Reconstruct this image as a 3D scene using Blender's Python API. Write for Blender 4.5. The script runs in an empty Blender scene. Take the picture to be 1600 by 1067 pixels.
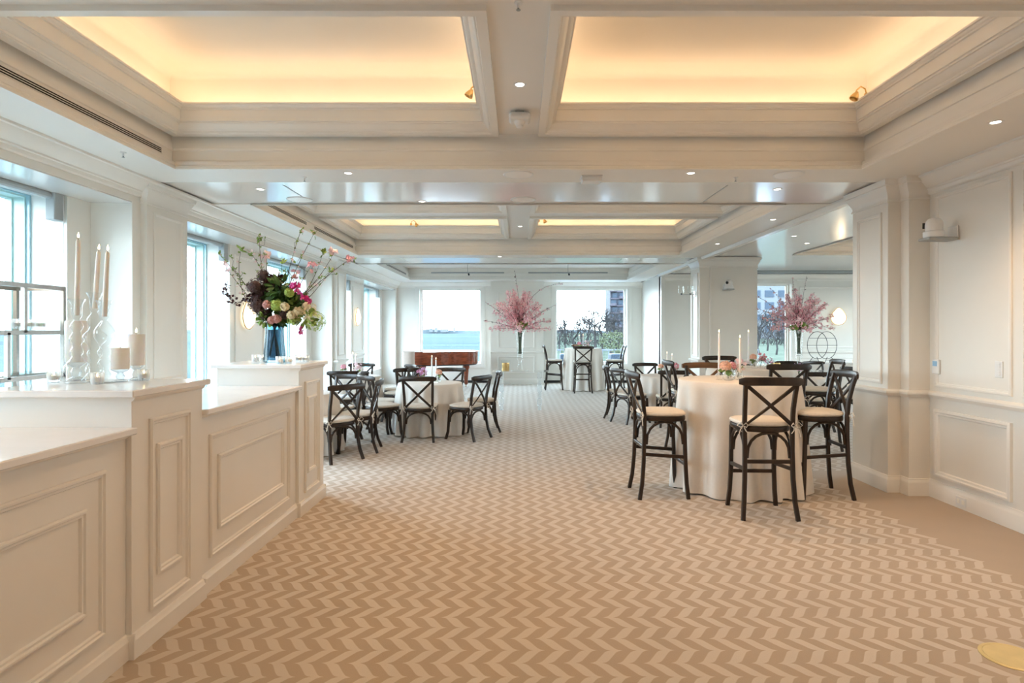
import bpy, math, random
from mathutils import Vector, Matrix, Quaternion
R = random.Random(7)
SC = bpy.context.scene
COL = SC.collection
PI = math.pi
# ------------------------------------------------------------------ camera
cam_d = bpy.data.cameras.new('camera'); cam = bpy.data.objects.new('camera', cam_d); COL.objects.link(cam)
cam.location = (0, 0, 1.5); cam.rotation_euler = (PI/2, 0, 0)
cam_d.sensor_width = 36; cam_d.lens = 36*960/1600
cam_d.shift_x = -10/1600; cam_d.shift_y = -16.5/1600
cam_d.clip_start = .05; cam_d.clip_end = 9000
SC.camera = cam
# ------------------------------------------------------------------ world, exposure
W = bpy.data.worlds.new('sky'); SC.world = W; W.use_nodes = True
nt = W.node_tree; nt.nodes.clear()
out = nt.nodes.new('ShaderNodeOutputWorld'); bg = nt.nodes.new('ShaderNodeBackground')
tc = nt.nodes.new('ShaderNodeTexCoord'); sx = nt.nodes.new('ShaderNodeSeparateXYZ'); rp = nt.nodes.new('ShaderNodeValToRGB')
nt.links.new(tc.outputs['Generated'], sx.inputs[0]); nt.links.new(sx.outputs['Z'], rp.inputs[0])
rp.color_ramp.elements[0].position = 0.0; rp.color_ramp.elements[0].color = (.84, .93, 1, 1)
rp.color_ramp.elements[1].position = .6; rp.color_ramp.elements[1].color = (.52, .72, 1, 1)
nt.links.new(rp.outputs[0], bg.inputs[0]); nt.links.new(bg.outputs[0], out.inputs[0])
bg.inputs[1].default_value = 15.5
SC.view_settings.view_transform = 'Standard'; SC.view_settings.look = 'None'
SC.view_settings.exposure = 0.38; SC.view_settings.gamma = 1.0; SC.view_settings.use_curve_mapping = False
C_ = SC.cycles
C_.use_denoising = True; C_.max_bounces = 10; C_.diffuse_bounces = 6; C_.glossy_bounces = 4
C_.transmission_bounces = 8; C_.transparent_max_bounces = 12; C_.sample_clamp_indirect = 6
C_.caustics_reflective = False; C_.caustics_refractive = False
COVE_POWER = .95      # watts per metre of cove strip
DOWN_POWER = 34.0     # watts per downlight
WARM = (1, .71, .46)
LAMP = (1, .64, .36)

def area(name, loc, rot, sx_, sy_, power, color, portal=False):
    l = bpy.data.lights.new(name, 'AREA'); l.shape = 'RECTANGLE'; l.size = sx_; l.size_y = sy_; l.energy = power; l.color = color
    if portal: l.cycles.is_portal = True
    o = bpy.data.objects.new(name, l); o.location = loc; o.rotation_euler = rot; COL.objects.link(o); return o

# ------------------------------------------------------------------ materials
def mat(name, col, rough=.5, metal=0, spec=.5, trans=0, ior=1.45, emit=0, ecol=None, coat=0, noise=0, nscale=20, bump=0, stretch=None, sub=0):
    m = bpy.data.materials.new(name); m.use_nodes = True; n = m.node_tree; b = n.nodes['Principled BSDF']
    b.inputs['Base Color'].default_value = (*col, 1); b.inputs['Roughness'].default_value = rough
    b.inputs['Metallic'].default_value = metal; b.inputs['Specular IOR Level'].default_value = spec
    b.inputs['Transmission Weight'].default_value = trans; b.inputs['IOR'].default_value = ior
    b.inputs['Coat Weight'].default_value = coat
    if sub: b.inputs['Subsurface Weight'].default_value = sub; b.inputs['Subsurface Radius'].default_value = (.05, .04, .03)
    if emit: b.inputs['Emission Color'].default_value = (*(ecol or col), 1); b.inputs['Emission Strength'].default_value = emit
    if noise or bump:
        t = n.nodes.new('ShaderNodeTexCoord'); mp = n.nodes.new('ShaderNodeMapping'); nz = n.nodes.new('ShaderNodeTexNoise')
        if stretch: mp.inputs['Scale'].default_value = stretch
        nz.inputs['Scale'].default_value = nscale; nz.inputs['Detail'].default_value = 5
        n.links.new(t.outputs['Object'], mp.inputs[0]); n.links.new(mp.outputs[0], nz.inputs['Vector'])
        if noise:
            r = n.nodes.new('ShaderNodeValToRGB')
            r.color_ramp.elements[0].position = .3; r.color_ramp.elements[1].position = .7
            r.color_ramp.elements[0].color = (*[c*(1-noise) for c in col], 1); r.color_ramp.elements[1].color = (*[min(1, c*(1+noise)) for c in col], 1)
            n.links.new(nz.outputs[0], r.inputs[0]); n.links.new(r.outputs[0], b.inputs['Base Color'])
        if bump:
            bp = n.nodes.new('ShaderNodeBump'); bp.inputs['Strength'].default_value = bump; bp.inputs['Distance'].default_value = .01
            n.links.new(nz.outputs[0], bp.inputs['Height']); n.links.new(bp.outputs[0], b.inputs['Normal'])
    return m
M = {}
M['wall'] = mat('wall_paint', (.80, .775, .72), .42, noise=.012, nscale=3)
M['trimw'] = mat('trim_paint', (.82, .795, .745), .30, noise=.012, nscale=3)
M['ceil'] = mat('ceiling_paint', (.80, .775, .73), .45, noise=.012, nscale=2)
M['gloss'] = mat('lacquered_ceiling_paint', (.71, .69, .655), .14, spec=1, ior=1.9, noise=.01, nscale=2)
M['cove'] = mat('cove_paint', (.86, .81, .72), .5, noise=.012, nscale=2)
M['bar'] = mat('bar_paint', (.80, .765, .71), .32, noise=.012, nscale=4)
M['quartz'] = mat('white_quartz', (.86, .84, .82), .12, noise=.03, nscale=6)
M['teal'] = mat('teal_window_paint', (.50, .66, .63), .35, noise=.03)
M['blue'] = mat('blue_glass_edge', (.36, .55, .62), .2, noise=.03)
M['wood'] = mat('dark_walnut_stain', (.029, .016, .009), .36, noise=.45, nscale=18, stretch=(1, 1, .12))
M['woodb'] = mat('lit_rail_and_pole_walnut', (.20, .095, .042), .34, noise=.4, nscale=18, stretch=(.2, 1, 1))  # light put into walnut colour for stool rails; own brown on lamp pole
M['cush'] = mat('ivory_cushion_cotton', (.74, .68, .60), .9, noise=.04, nscale=40, bump=.15)
M['cloth'] = mat('ivory_linen', (.80, .75, .69), .85, noise=.02, nscale=60, bump=.08)
M['piano'] = mat('red_mahogany_lacquer', (.26, .058, .022), .12, coat=.6, noise=.35, nscale=4, stretch=(1, 6, 6))
M['black'] = mat('satin_black', (.012, .012, .013), .4, noise=.1)
M['white'] = mat('white_plastic', (.78, .78, .77), .35, noise=.01)
M['ivory'] = mat('ivory_keys', (.85, .82, .74), .3, noise=.01)
M['steel'] = mat('brushed_steel', (.55, .55, .54), .28, metal=1, noise=.06, nscale=60)
M['greyp'] = mat('grey_painted_metal', (.36, .38, .38), .45, noise=.03)
M['brass'] = mat('brass', (.72, .50, .22), .22, metal=1, noise=.08)
M['floorbrass'] = mat('yellow_brass_plate', (.72, .58, .28), .38, metal=.35, noise=.06, nscale=12)
M['gold'] = mat('ribbed_gold', (.85, .58, .25), .25, metal=1, noise=.08)
M['wax'] = mat('cream_candle_wax', (.95, .87, .80), .5, sub=.6, noise=.02)
M['waxw'] = mat('white_candle_wax', (.95, .93, .90), .5, sub=.5, noise=.02)
M['flame'] = mat('candle_flame', (1, .75, .35), .5, emit=9, ecol=(1, .72, .36))
M['opal'] = mat('lit_opal_glass', (1, .9, .75), .4, emit=.9, ecol=(1, .84, .62))
M['lens'] = mat('lit_downlight_lens', (1, .95, .88), .4, emit=6, ecol=(1, .93, .82))
M['dark'] = mat('dark_slot', (.01, .01, .01), .8, noise=.1)
M['twig'] = mat('brown_twig', (.075, .045, .03), .8, noise=.25)
M['stem'] = mat('green_stem', (.05, .085, .04), .6, noise=.25)
M['leaf'] = mat('fresh_green_leaf', (.20, .30, .06), .5, noise=.35, nscale=14)
M['dleaf'] = mat('deep_green_leaf', (.05, .12, .025), .45, noise=.35, nscale=14)
M['burg'] = mat('burgundy_leaf', (.055, .018, .022), .5, noise=.35, nscale=14)
M['lime'] = mat('lime_petal', (.42, .55, .13), .6, noise=.2)
M['cream'] = mat('cream_petal', (.82, .72, .48), .6, noise=.12)
M['mag'] = mat('magenta_petal', (.58, .03, .22), .5, noise=.2)
M['rust'] = mat('rust_floret', (.10, .055, .052), .7, noise=.4, nscale=30)
M['rose'] = mat('dusty_rose_petal', (.66, .36, .32), .6, noise=.15)
M['p1'] = mat('pale_pink_petal', (.90, .68, .70), .6, noise=.1)
M['p2'] = mat('pink_petal', (.86, .47, .53), .6, noise=.12)
M['p3'] = mat('deep_pink_petal', (.80, .38, .44), .6, noise=.15)
M['peach'] = mat('peach_petal', (.93, .60, .46), .6, noise=.12)
M['orch'] = mat('mauve_petal', (.72, .40, .62), .6, noise=.12)
M['shade'] = mat('pale_lampshade_linen', (.62, .52, .46), .8, noise=.03)
M['sea'] = mat('sea_water', (.058, .070, .076), .5, spec=0, noise=.3, nscale=1, stretch=(.002, .02, 1))
M['land'] = mat('park_ground', (.05, .055, .04), .9, spec=0, noise=.3, nscale=.3)
M['lawn'] = mat('spring_lawn', (.060, .064, .046), .9, spec=0, noise=.2, nscale=.5)
M['deck'] = mat('terrace_stone', (.42, .43, .44), .8, spec=.1, noise=.2, nscale=2)
M['shore'] = mat('far_shore_haze', (.062, .070, .072), .9, spec=0, noise=.2, nscale=.02)
M['bark'] = mat('bare_tree_bark', (.030, .027, .026), .9, spec=0, noise=.3)
M['bush'] = mat('budding_foliage', (.045, .052, .016), .8, noise=.3)
M['brick'] = mat('tower_cladding', (.024, .026, .034), .6, spec=.1, noise=.3, nscale=.3)
M['twin'] = mat('tower_window_glass', (.035, .045, .060), .5, spec=.1, noise=.3)
M['tbal'] = mat('tower_balcony_concrete', (.045, .036, .046), .7, noise=.2)
M['pale'] = mat('pale_facade', (.085, .088, .095), .7, noise=.1)
# clear window pane: thin glass that lets daylight in and mirrors a little
def pane_mat():
    m = bpy.data.materials.new('window_pane_glass'); m.use_nodes = True; n = m.node_tree; n.nodes.clear()
    o = n.nodes.new('ShaderNodeOutputMaterial'); t = n.nodes.new('ShaderNodeBsdfTransparent'); g = n.nodes.new('ShaderNodeBsdfGlossy')
    g.inputs['Roughness'].default_value = .02; t.inputs[0].default_value = (.93, .97, .96, 1)
    lw = n.nodes.new('ShaderNodeLayerWeight'); ge = n.nodes.new('ShaderNodeNewGeometry'); x = n.nodes.new('ShaderNodeMixShader')
    def ma(op, a, b):
        q = n.nodes.new('ShaderNodeMath'); q.operation = op
        for i, v in enumerate((a, b)):
            if isinstance(v, (int, float)): q.inputs[i].default_value = v
            else: n.links.new(v, q.inputs[i])
        return q.outputs[0]
    lw.inputs[0].default_value = .5
    fr = ma('ADD', ma('MULTIPLY', ma('POWER', lw.outputs['Facing'], 5), .7), .04)
    fr = ma('MULTIPLY', fr, ma('SUBTRACT', 1, ge.outputs['Backfacing']))
    n.links.new(fr, x.inputs[0]); n.links.new(t.outputs[0], x.inputs[1]); n.links.new(g.outputs[0], x.inputs[2]); n.links.new(x.outputs[0], o.inputs[0])
    return m
M['pane'] = pane_mat()
# thin-walled clear glass: see-through, brighter towards its outline
def shell_glass(name, tint, edge, power, base, rough=.03, gl=.5):
    m = bpy.data.materials.new(name); m.use_nodes = True; n = m.node_tree; n.nodes.clear(); L = n.links
    o = n.nodes.new('ShaderNodeOutputMaterial'); t = n.nodes.new('ShaderNodeBsdfTransparent'); t.inputs[0].default_value = (*tint, 1)
    g = n.nodes.new('ShaderNodeBsdfGlossy'); g.inputs['Roughness'].default_value = rough; g.inputs[0].default_value = (1, 1, 1, 1)
    d = n.nodes.new('ShaderNodeBsdfTranslucent'); d.inputs[0].default_value = (.95, .97, .98, 1); d2 = n.nodes.new('ShaderNodeBsdfDiffuse'); d2.inputs[0].default_value = (.95, .97, .98, 1)
    a1 = n.nodes.new('ShaderNodeMixShader'); a1.inputs[0].default_value = .5; L.new(d.outputs[0], a1.inputs[1]); L.new(d2.outputs[0], a1.inputs[2])
    a2 = n.nodes.new('ShaderNodeMixShader'); a2.inputs[0].default_value = gl; L.new(a1.outputs[0], a2.inputs[1]); L.new(g.outputs[0], a2.inputs[2])
    lw = n.nodes.new('ShaderNodeLayerWeight'); lw.inputs[0].default_value = .5
    p = n.nodes.new('ShaderNodeMath'); p.operation = 'POWER'; L.new(lw.outputs['Facing'], p.inputs[0]); p.inputs[1].default_value = power
    q = n.nodes.new('ShaderNodeMath'); q.operation = 'MULTIPLY_ADD'; L.new(p.outputs[0], q.inputs[0]); q.inputs[1].default_value = edge; q.inputs[2].default_value = base
    x = n.nodes.new('ShaderNodeMixShader'); L.new(q.outputs[0], x.inputs[0]); L.new(t.outputs[0], x.inputs[1]); L.new(a2.outputs[0], x.inputs[2]); L.new(x.outputs[0], o.inputs[0])
    return m
M['glass'] = shell_glass('clear_glass', (.98, .99, .99), .62, 2.6, .025, gl=.75)
M['crystal'] = shell_glass('crystal_block_glass', (.95, .98, .99), .6, 1.5, .16)
M['frost'] = shell_glass('frosted_glass', (.97, .98, .98), .45, 1.2, .22, .3, .15)
M['bluegl'] = shell_glass('smoky_blue_glass', (.40, .53, .58), .30, 3.0, .04)
# patterned carpet
def carpet():
    m = bpy.data.materials.new('chevron_carpet'); m.use_nodes = True; n = m.node_tree; L = n.links; b = n.nodes['Principled BSDF']
    def ma(op, a, b_=None, c=None):
        x = n.nodes.new('ShaderNodeMath'); x.operation = op
        for i, v in enumerate((a, b_, c)):
            if v is None: continue
            if isinstance(v, (int, float)): x.inputs[i].default_value = v
            else: L.new(v, x.inputs[i])
        return x.outputs[0]
    t = n.nodes.new('ShaderNodeTexCoord'); s = n.nodes.new('ShaderNodeSeparateXYZ'); L.new(t.outputs['Object'], s.inputs[0])
    wob = n.nodes.new('ShaderNodeTexNoise'); wob.inputs['Scale'].default_value = 5; L.new(t.outputs['Object'], wob.inputs['Vector'])
    wv = ma('MULTIPLY', ma('SUBTRACT', wob.outputs[0], .5), .012)
    X = ma('ADD', s.outputs['X'], wv); Y = ma('ADD', s.outputs['Y'], wv)
    P = .1112
    w = ma('DIVIDE', ma('PINGPONG', ma('SUBTRACT', Y, 2.775), P), P)
    c = ma('SUBTRACT', w, .5); c2 = ma('MULTIPLY', ma('MULTIPLY', c, c), 4); c4 = ma('MULTIPLY', c2, c2); c3 = ma('MULTIPLY', ma('MULTIPLY', c4, c4), c)
    w2 = ma('ADD', w, ma('MULTIPLY', c3, .62))
    u = ma('DIVIDE', ma('SUBTRACT', ma('ADD', X, .7516), ma('MULTIPLY', w2, .070)), .1214)
    fr = ma('FRACT', u)
    tri = ma('ABSOLUTE', ma('SUBTRACT', fr, .25))           # light centred on .25
    tri = ma('MINIMUM', tri, ma('ABSOLUTE', ma('SUBTRACT', fr, 1.25)))
    light = ma('SUBTRACT', 1, ma('SMOOTH_MIN', ma('MAXIMUM', ma('MULTIPLY', ma('SUBTRACT', tri, .205), 24), 0), 1, .1))
    # plain border near the walls, cut at whole stripes
    cell = ma('MULTIPLY', ma('FLOOR', u), .1214)
    inside = ma('LESS_THAN', ma('ABSOLUTE', ma('SUBTRACT', cell, .7)), 2.97)
    light = ma('MULTIPLY', light, ma('MAXIMUM', inside, ma('GREATER_THAN', s.outputs['Y'], 6.6)))
    nz = n.nodes.new('ShaderNodeTexNoise'); nz.inputs['Scale'].default_value = 2.5; nz.inputs['Detail'].default_value = 6; L.new(t.outputs['Object'], nz.inputs['Vector'])
    fz = n.nodes.new('ShaderNodeTexNoise'); fz.inputs['Scale'].default_value = 260; L.new(t.outputs['Object'], fz.inputs['Vector'])
    mx = n.nodes.new('ShaderNodeMix'); mx.data_type = 'RGBA'; L.new(light, mx.inputs['Factor'])
    mx.inputs['A'].default_value = (.415, .322, .228, 1); mx.inputs['B'].default_value = (.56, .485, .40, 1)
    m2 = n.nodes.new('ShaderNodeMix'); m2.data_type = 'RGBA'; m2.blend_type = 'MULTIPLY'; m2.inputs['Factor'].default_value = 1
    L.new(mx.outputs['Result'], m2.inputs['A'])
    v = ma('ADD', ma('MULTIPLY', nz.outputs[0], .16), ma('MULTIPLY', fz.outputs[0], .12)); v = ma('ADD', v, .86)
    cb = n.nodes.new('ShaderNodeCombineColor'); [L.new(v, cb.inputs[i]) for i in range(3)]
    L.new(cb.outputs[0], m2.inputs['B']); L.new(m2.outputs['Result'], b.inputs['Base Color'])
    b.inputs['Roughness'].default_value = .95; b.inputs['Specular IOR Level'].default_value = .15; b.inputs['Sheen Weight'].default_value = .25
    bp = n.nodes.new('ShaderNodeBump'); bp.inputs['Strength'].default_value = .25; bp.inputs['Distance'].default_value = .004
    L.new(fz.outputs[0], bp.inputs['Height']); L.new(bp.outputs[0], b.inputs['Normal'])
    return m
M['carpet'] = carpet()

# ------------------------------------------------------------------ mesh helpers
V = Vector
class MB:
    def __init__(s): s.v = []; s.f = []
    def add(s, vs, fs):
        k = len(s.v); s.v += [tuple(p) for p in vs]; s.f += [tuple(i+k for i in f) for f in fs]; return s
    def box(s, x0, x1, y0, y1, z0, z1, b=0):
        if b:
            b = min(b, (x1-x0)*.45, (y1-y0)*.45, (z1-z0)*.45)
            rings = [(z0, b), (z0+b, 0), (z1-b, 0), (z1, b)]; vs = []
            for z, i in rings:
                X0, X1, Y0, Y1 = x0+i, x1-i, y0+i, y1-i
                c = b if i == 0 else 0
                if c: pts = [(X0+c, Y0), (X1-c, Y0), (X1, Y0+c), (X1, Y1-c), (X1-c, Y1), (X0+c, Y1), (X0, Y1-c), (X0, Y0+c)]
                else: pts = [(X0, Y0), (X1, Y0), (X1, Y0), (X1, Y1), (X1, Y1), (X0, Y1), (X0, Y1), (X0, Y0)]
                if c == 0:
                    e = 1e-5; pts = [(X0+e, Y0), (X1-e, Y0), (X1, Y0+e), (X1, Y1-e), (X1-e, Y1), (X0+e, Y1), (X0, Y1-e), (X0, Y0+e)]
                vs += [(p[0], p[1], z) for p in pts]
            fs = [tuple(range(7, -1, -1)), tuple(range(24, 32))]
            for r in range(3):
                for i in range(8): fs.append((r*8+i, r*8+(i+1) % 8, r*8+8+(i+1) % 8, r*8+8+i))
            return s.add(vs, fs)
        return s.add([(x0, y0, z0), (x1, y0, z0), (x1, y1, z0), (x0, y1, z0), (x0, y0, z1), (x1, y0, z1), (x1, y1, z1), (x0, y1, z1)],
                     [(3, 2, 1, 0), (4, 5, 6, 7), (0, 1, 5, 4), (1, 2, 6, 5), (2, 3, 7, 6), (3, 0, 4, 7)])
    def tube(s, pts, r, n=8, flat=1.0, up=None, cap=True):
        pts = [V(p) for p in pts]; rs = r if isinstance(r, (list, tuple)) else [r]*len(pts); vs = []; prev = None
        for i, p in enumerate(pts):
            d = (pts[min(i+1, len(pts)-1)]-pts[max(i-1, 0)]).normalized()
            if up is not None: a = d.cross(V(up)); a = a.normalized() if a.length > 1e-4 else (prev or V((1, 0, 0)))
            elif prev is None:
                a = d.cross(V((0, 0, 1))); a = a.normalized() if a.length > .1 else d.cross(V((1, 0, 0))).normalized()
            else: a = (prev-d*prev.dot(d)).normalized()
            prev = a; b = d.cross(a)
            for k in range(n):
                t = 2*PI*k/n; vs.append(p+a*math.cos(t)*rs[i]+b*math.sin(t)*rs[i]*flat)
        fs = []
        for i in range(len(pts)-1):
            for k in range(n): fs.append((i*n+k, i*n+(k+1) % n, (i+1)*n+(k+1) % n, (i+1)*n+k))
        if cap: fs += [tuple(range(n-1, -1, -1)), tuple(range((len(pts)-1)*n, len(pts)*n))]
        return s.add(vs, fs)
    def bar(s, pts, w, t, side):
        """rectangular strip along pts: w measured along 'side', t across"""
        pts = [V(p) for p in pts]; vs = []; sd = V(side).normalized()
        for i, p in enumerate(pts):
            d = (pts[min(i+1, len(pts)-1)]-pts[max(i-1, 0)]).normalized()
            a = (sd-d*sd.dot(d)).normalized(); b = d.cross(a)
            for (p_, q) in ((-.5, -.35), (-.35, -.5), (.35, -.5), (.5, -.35), (.5, .35), (.35, .5), (-.35, .5), (-.5, .35)): vs.append(p+a*w*p_+b*t*q)
        fs = []
        for i in range(len(pts)-1):
            for k in range(8): fs.append((i*8+k, i*8+(k+1) % 8, (i+1)*8+(k+1) % 8, (i+1)*8+k))
        fs += [tuple(range(7, -1, -1)), tuple(range((len(pts)-1)*8, len(pts)*8))]
        return s.add(vs, fs)
    def lathe(s, prof, c=(0, 0, 0), n=20, rfun=None):
        vs = []; c = V(c)
        for (r, z) in prof:
            for k in range(n):
                t = 2*PI*k/n; q = r*(rfun(t, z) if rfun else 1); vs.append((c.x+q*math.cos(t), c.y+q*math.sin(t), c.z+z))
        fs = []
        for i in range(len(prof)-1):
            for k in range(n): fs.append((i*n+k, i*n+(k+1) % n, (i+1)*n+(k+1) % n, (i+1)*n+k))
        fs += [tuple(range(n-1, -1, -1)), tuple(range((len(prof)-1)*n, len(prof)*n))]
        return s.add(vs, fs)
    def ring(s, O, U, Vv, N, u0, u1, v0, v1, prof, closed=False):
        """mitred frame: profile of (inset, height along N) swept round a rectangle"""
        O, U, Vv, N = V(O), V(U), V(Vv), V(N); vs = []
        for (i, h) in prof:
            for (u, v) in ((u0+i, v0+i), (u1-i, v0+i), (u1-i, v1-i), (u0+i, v1-i)): vs.append(O+U*u+Vv*v+N*h)
        fs = []; m = len(prof)
        for a in range(m if closed else m-1):
            b = (a+1) % m
            for k in range(4): fs.append((a*4+k, a*4+(k+1) % 4, b*4+(k+1) % 4, b*4+k))
        return s.add(vs, fs)
    def line(s, p0, p1, nrm, prof):
        """closed profile (out, z) swept along a straight line"""
        p0, p1, nn = V(p0), V(p1), V(nrm).normalized(); vs = []
        for p in (p0, p1):
            for (o, z) in prof: vs.append(p+nn*o+V((0, 0, z)))
        m = len(prof); fs = [tuple(range(m)), tuple(range(2*m-1, m-1, -1))]
        for k in range(m): fs.append((k, (k+1) % m, m+(k+1) % m, m+k))
        return s.add(vs, fs)
    def tri(s, c, a, b, up=None): return s.add([c, a, b], [(0, 1, 2)])
    def leaf(s, p, d, l, w, nrm):
        p, d = V(p), V(d).normalized(); a = d.cross(V(nrm)); a = a.normalized() if a.length > 1e-3 else V((1, 0, 0)); n = a.cross(d)
        return s.add([p, p+d*l*.35+a*w*.5, p+d*l*.75+a*w*.38, p+d*l-n*l*.12, p+d*l*.75-a*w*.38, p+d*l*.35-a*w*.5, p+d*l*.5-n*l*.06+n*l*.1],
                     [(0, 1, 6), (1, 2, 6), (2, 3, 6), (3, 4, 6), (4, 5, 6), (5, 0, 6)])
    def flower(s, p, r, n=5, nrm=None):
        p = V(p); nn = V(nrm) if nrm else V((R.gauss(0, 1), R.gauss(0, 1), R.gauss(0, 1))); nn.normalize()
        a = nn.orthogonal().normalized(); b = nn.cross(a); t0 = R.random()*6
        for k in range(n):
            t = t0+2*PI*k/n; d = a*math.cos(t)+b*math.sin(t); e = nn.cross(d)
            s.add([p, p+d*r*.6+e*r*.36+nn*r*.15, p+d*r+nn*r*.35, p+d*r*.6-e*r*.36+nn*r*.15], [(0, 1, 2, 3)])
        return s
    def ball(s, c, r, n=10, m=6, sc=(1, 1, 1), jit=0):
        vs = []; c = V(c)
        for i in range(m+1):
            ph = PI*i/m
            for k in range(n):
                t = 2*PI*k/n; q = r*(1+R.uniform(-jit, jit)); vs.append(c+V((math.sin(ph)*math.cos(t)*sc[0], math.sin(ph)*math.sin(t)*sc[1], -math.cos(ph)*sc[2]))*q)
        fs = []
        for i in range(m):
            for k in range(n): fs.append((i*n+k, i*n+(k+1) % n, (i+1)*n+(k+1) % n, (i+1)*n+k))
        return s.add(vs, fs)
    def mesh(s, name, m, smooth=30):
        me = bpy.data.meshes.new(name); me.from_pydata(s.v, [], s.f); me.materials.append(M[m] if isinstance(m, str) else m)
        if smooth:
            me.polygons.foreach_set('use_smooth', [True]*len(me.polygons)); me.set_sharp_from_angle(angle=math.radians(smooth))
        me.update(); return me
    def obj(s, name, m, parent=None, loc=None, smooth=30, kind=None, label=None):
        o = bpy.data.objects.new(name, s.mesh(name, m, smooth)); COL.objects.link(o)
        if parent is not None: o.parent = parent
        if loc is not None: o.location = loc
        if kind: o['kind'] = kind
        if label: o['label'] = label
        return o
def thing(name, label, cat, loc=(0, 0, 0), rz=0, group=None):
    o = bpy.data.objects.new(name, None); COL.objects.link(o); o.location = loc; o.rotation_euler = (0, 0, rz)
    o.empty_display_size = .1; o['label'] = label; o['category'] = cat
    if group: o['group'] = group
    return o
def tag(o, label, cat, group=None):
    o['label'] = label; o['category'] = cat
    if group: o['group'] = group
    return o
def struct(name, mb, m, parent=None, smooth=30):
    return mb.obj(name, m, parent, kind='structure', smooth=smooth)
def sempty(name, loc=(0, 0, 0)):
    o = bpy.data.objects.new(name, None); COL.objects.link(o); o.location = loc; o['kind'] = 'structure'; return o
def copy_thing(src, label, loc, rz=None, group=None):
    r = src.copy(); COL.objects.link(r); r.location = loc; r['label'] = label
    if rz is not None: r.rotation_euler = (0, 0, rz)
    if group: r['group'] = group
    for ch in list(src.children):
        c = ch.copy(); COL.objects.link(c); c.parent = r
        for g in list(ch.children):
            d = g.copy(); COL.objects.link(d); d.parent = c
    return r
def at(px, py, Y): return V(((px-810)*Y/960, Y, 1.5-(py-517)*Y/960))
EX, EY, EZ = V((1, 0, 0)), V((0, 1, 0)), V((0, 0, 1))

# ================================================================== SETTING
H0, H1 = 2.90, 3.22            # soffit and coffer heights
XW, XR = -3.52, 3.75
# floor
struct('floor', MB().box(-4.45, 11.3, -3.2, 18.3, -.06, 0), 'carpet', smooth=0)
# roof slab hides the sky above the coffers
struct('ceiling_upper_slab', MB().box(-4.6, 11.4, -3.3, 18.5, 3.98, 4.08), 'ceil', smooth=0)
# low ceiling plate, with openings for the coffers; lacquered bands between
coffers = [(-2.97, 2.97, .81, 5.31), (-2.97, 2.97, 6.81, 11.31), (-2.97, 2.97, 12.9, 16.8), (5.04, 10.6, 6.81, 11.31)]
xs = [-4.6, -3.52, -2.97, 2.97, 3.5, 5.04, 10.6, 11.4]; ys = [-3.3, .81, 5.31, 5.79, 6.81, 11.31, 11.8, 12.82, 12.9, 15.3, 16.8, 18.5]
matte, gl = MB(), MB()
for i in range(len(xs)-1):
    for j in range(len(ys)-1):
        cx, cy = (xs[i]+xs[i+1])/2, (ys[j]+ys[j+1])/2
        if any(a < cx < b and c < cy < d for a, b, c, d in coffers): continue
        g = cx > -3.52 and ((5.79 < cy < 6.81) or (11.8 < cy < 12.9) or (cx > 3.5 and cy > 5.79))
        (gl if g else matte).box(xs[i], xs[i+1], ys[j], ys[j+1], H0+(.012 if g else 0), H0+.06)
ceil = struct('ceiling', matte, 'ceil', smooth=0)
struct('lacquered_panel', gl, 'gloss', ceil, smooth=0)
for x in (-2.28, 2.02):       # seams across the lacquered band
    for y0, y1 in ((5.95, 6.8), (11.85, 12.8)): struct('panel_seam', MB().box(x, x+.012, y0, y1, H0-.0005+.010, H0+.014), 'greyp', ceil, smooth=0)
OUT = [(0, 2.9), (0, 2.893), (.014, 2.893), (.014, 2.91), (.006, 2.916), (.006, 2.925), (-.006, 2.945), (-.024, 2.96), (-.024, 2.972), (-.04, 2.975), (-.045, 2.98), (-.045, 3.065), (-.034, 3.07), (-.034, 3.09), (-.045, 3.095), (-.045, 3.12), (-.06, 3.16), (-.068, 3.19), (-.068, 3.225)]
INN = [(-.04, 3.222), (-.04, 3.188), (.02, 3.188), (.024, 3.198), (.034, 3.198), (.036, 3.212), (.048, 3.218), (.062, 3.236), (.072, 3.258), (.076, 3.262), (.088, 3.262), (.088, 3.274), (.10, 3.278),
       (.10, 3.37), (.112, 3.374), (.112, 3.384), (.124, 3.39), (.130, 3.402), (.142, 3.404), (.142, 3.420), (.0, 3.422), (-.10, 3.425), (-.10, 3.70), (-.07, 3.745), (0, 3.775), (.08, 3.785)]
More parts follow.
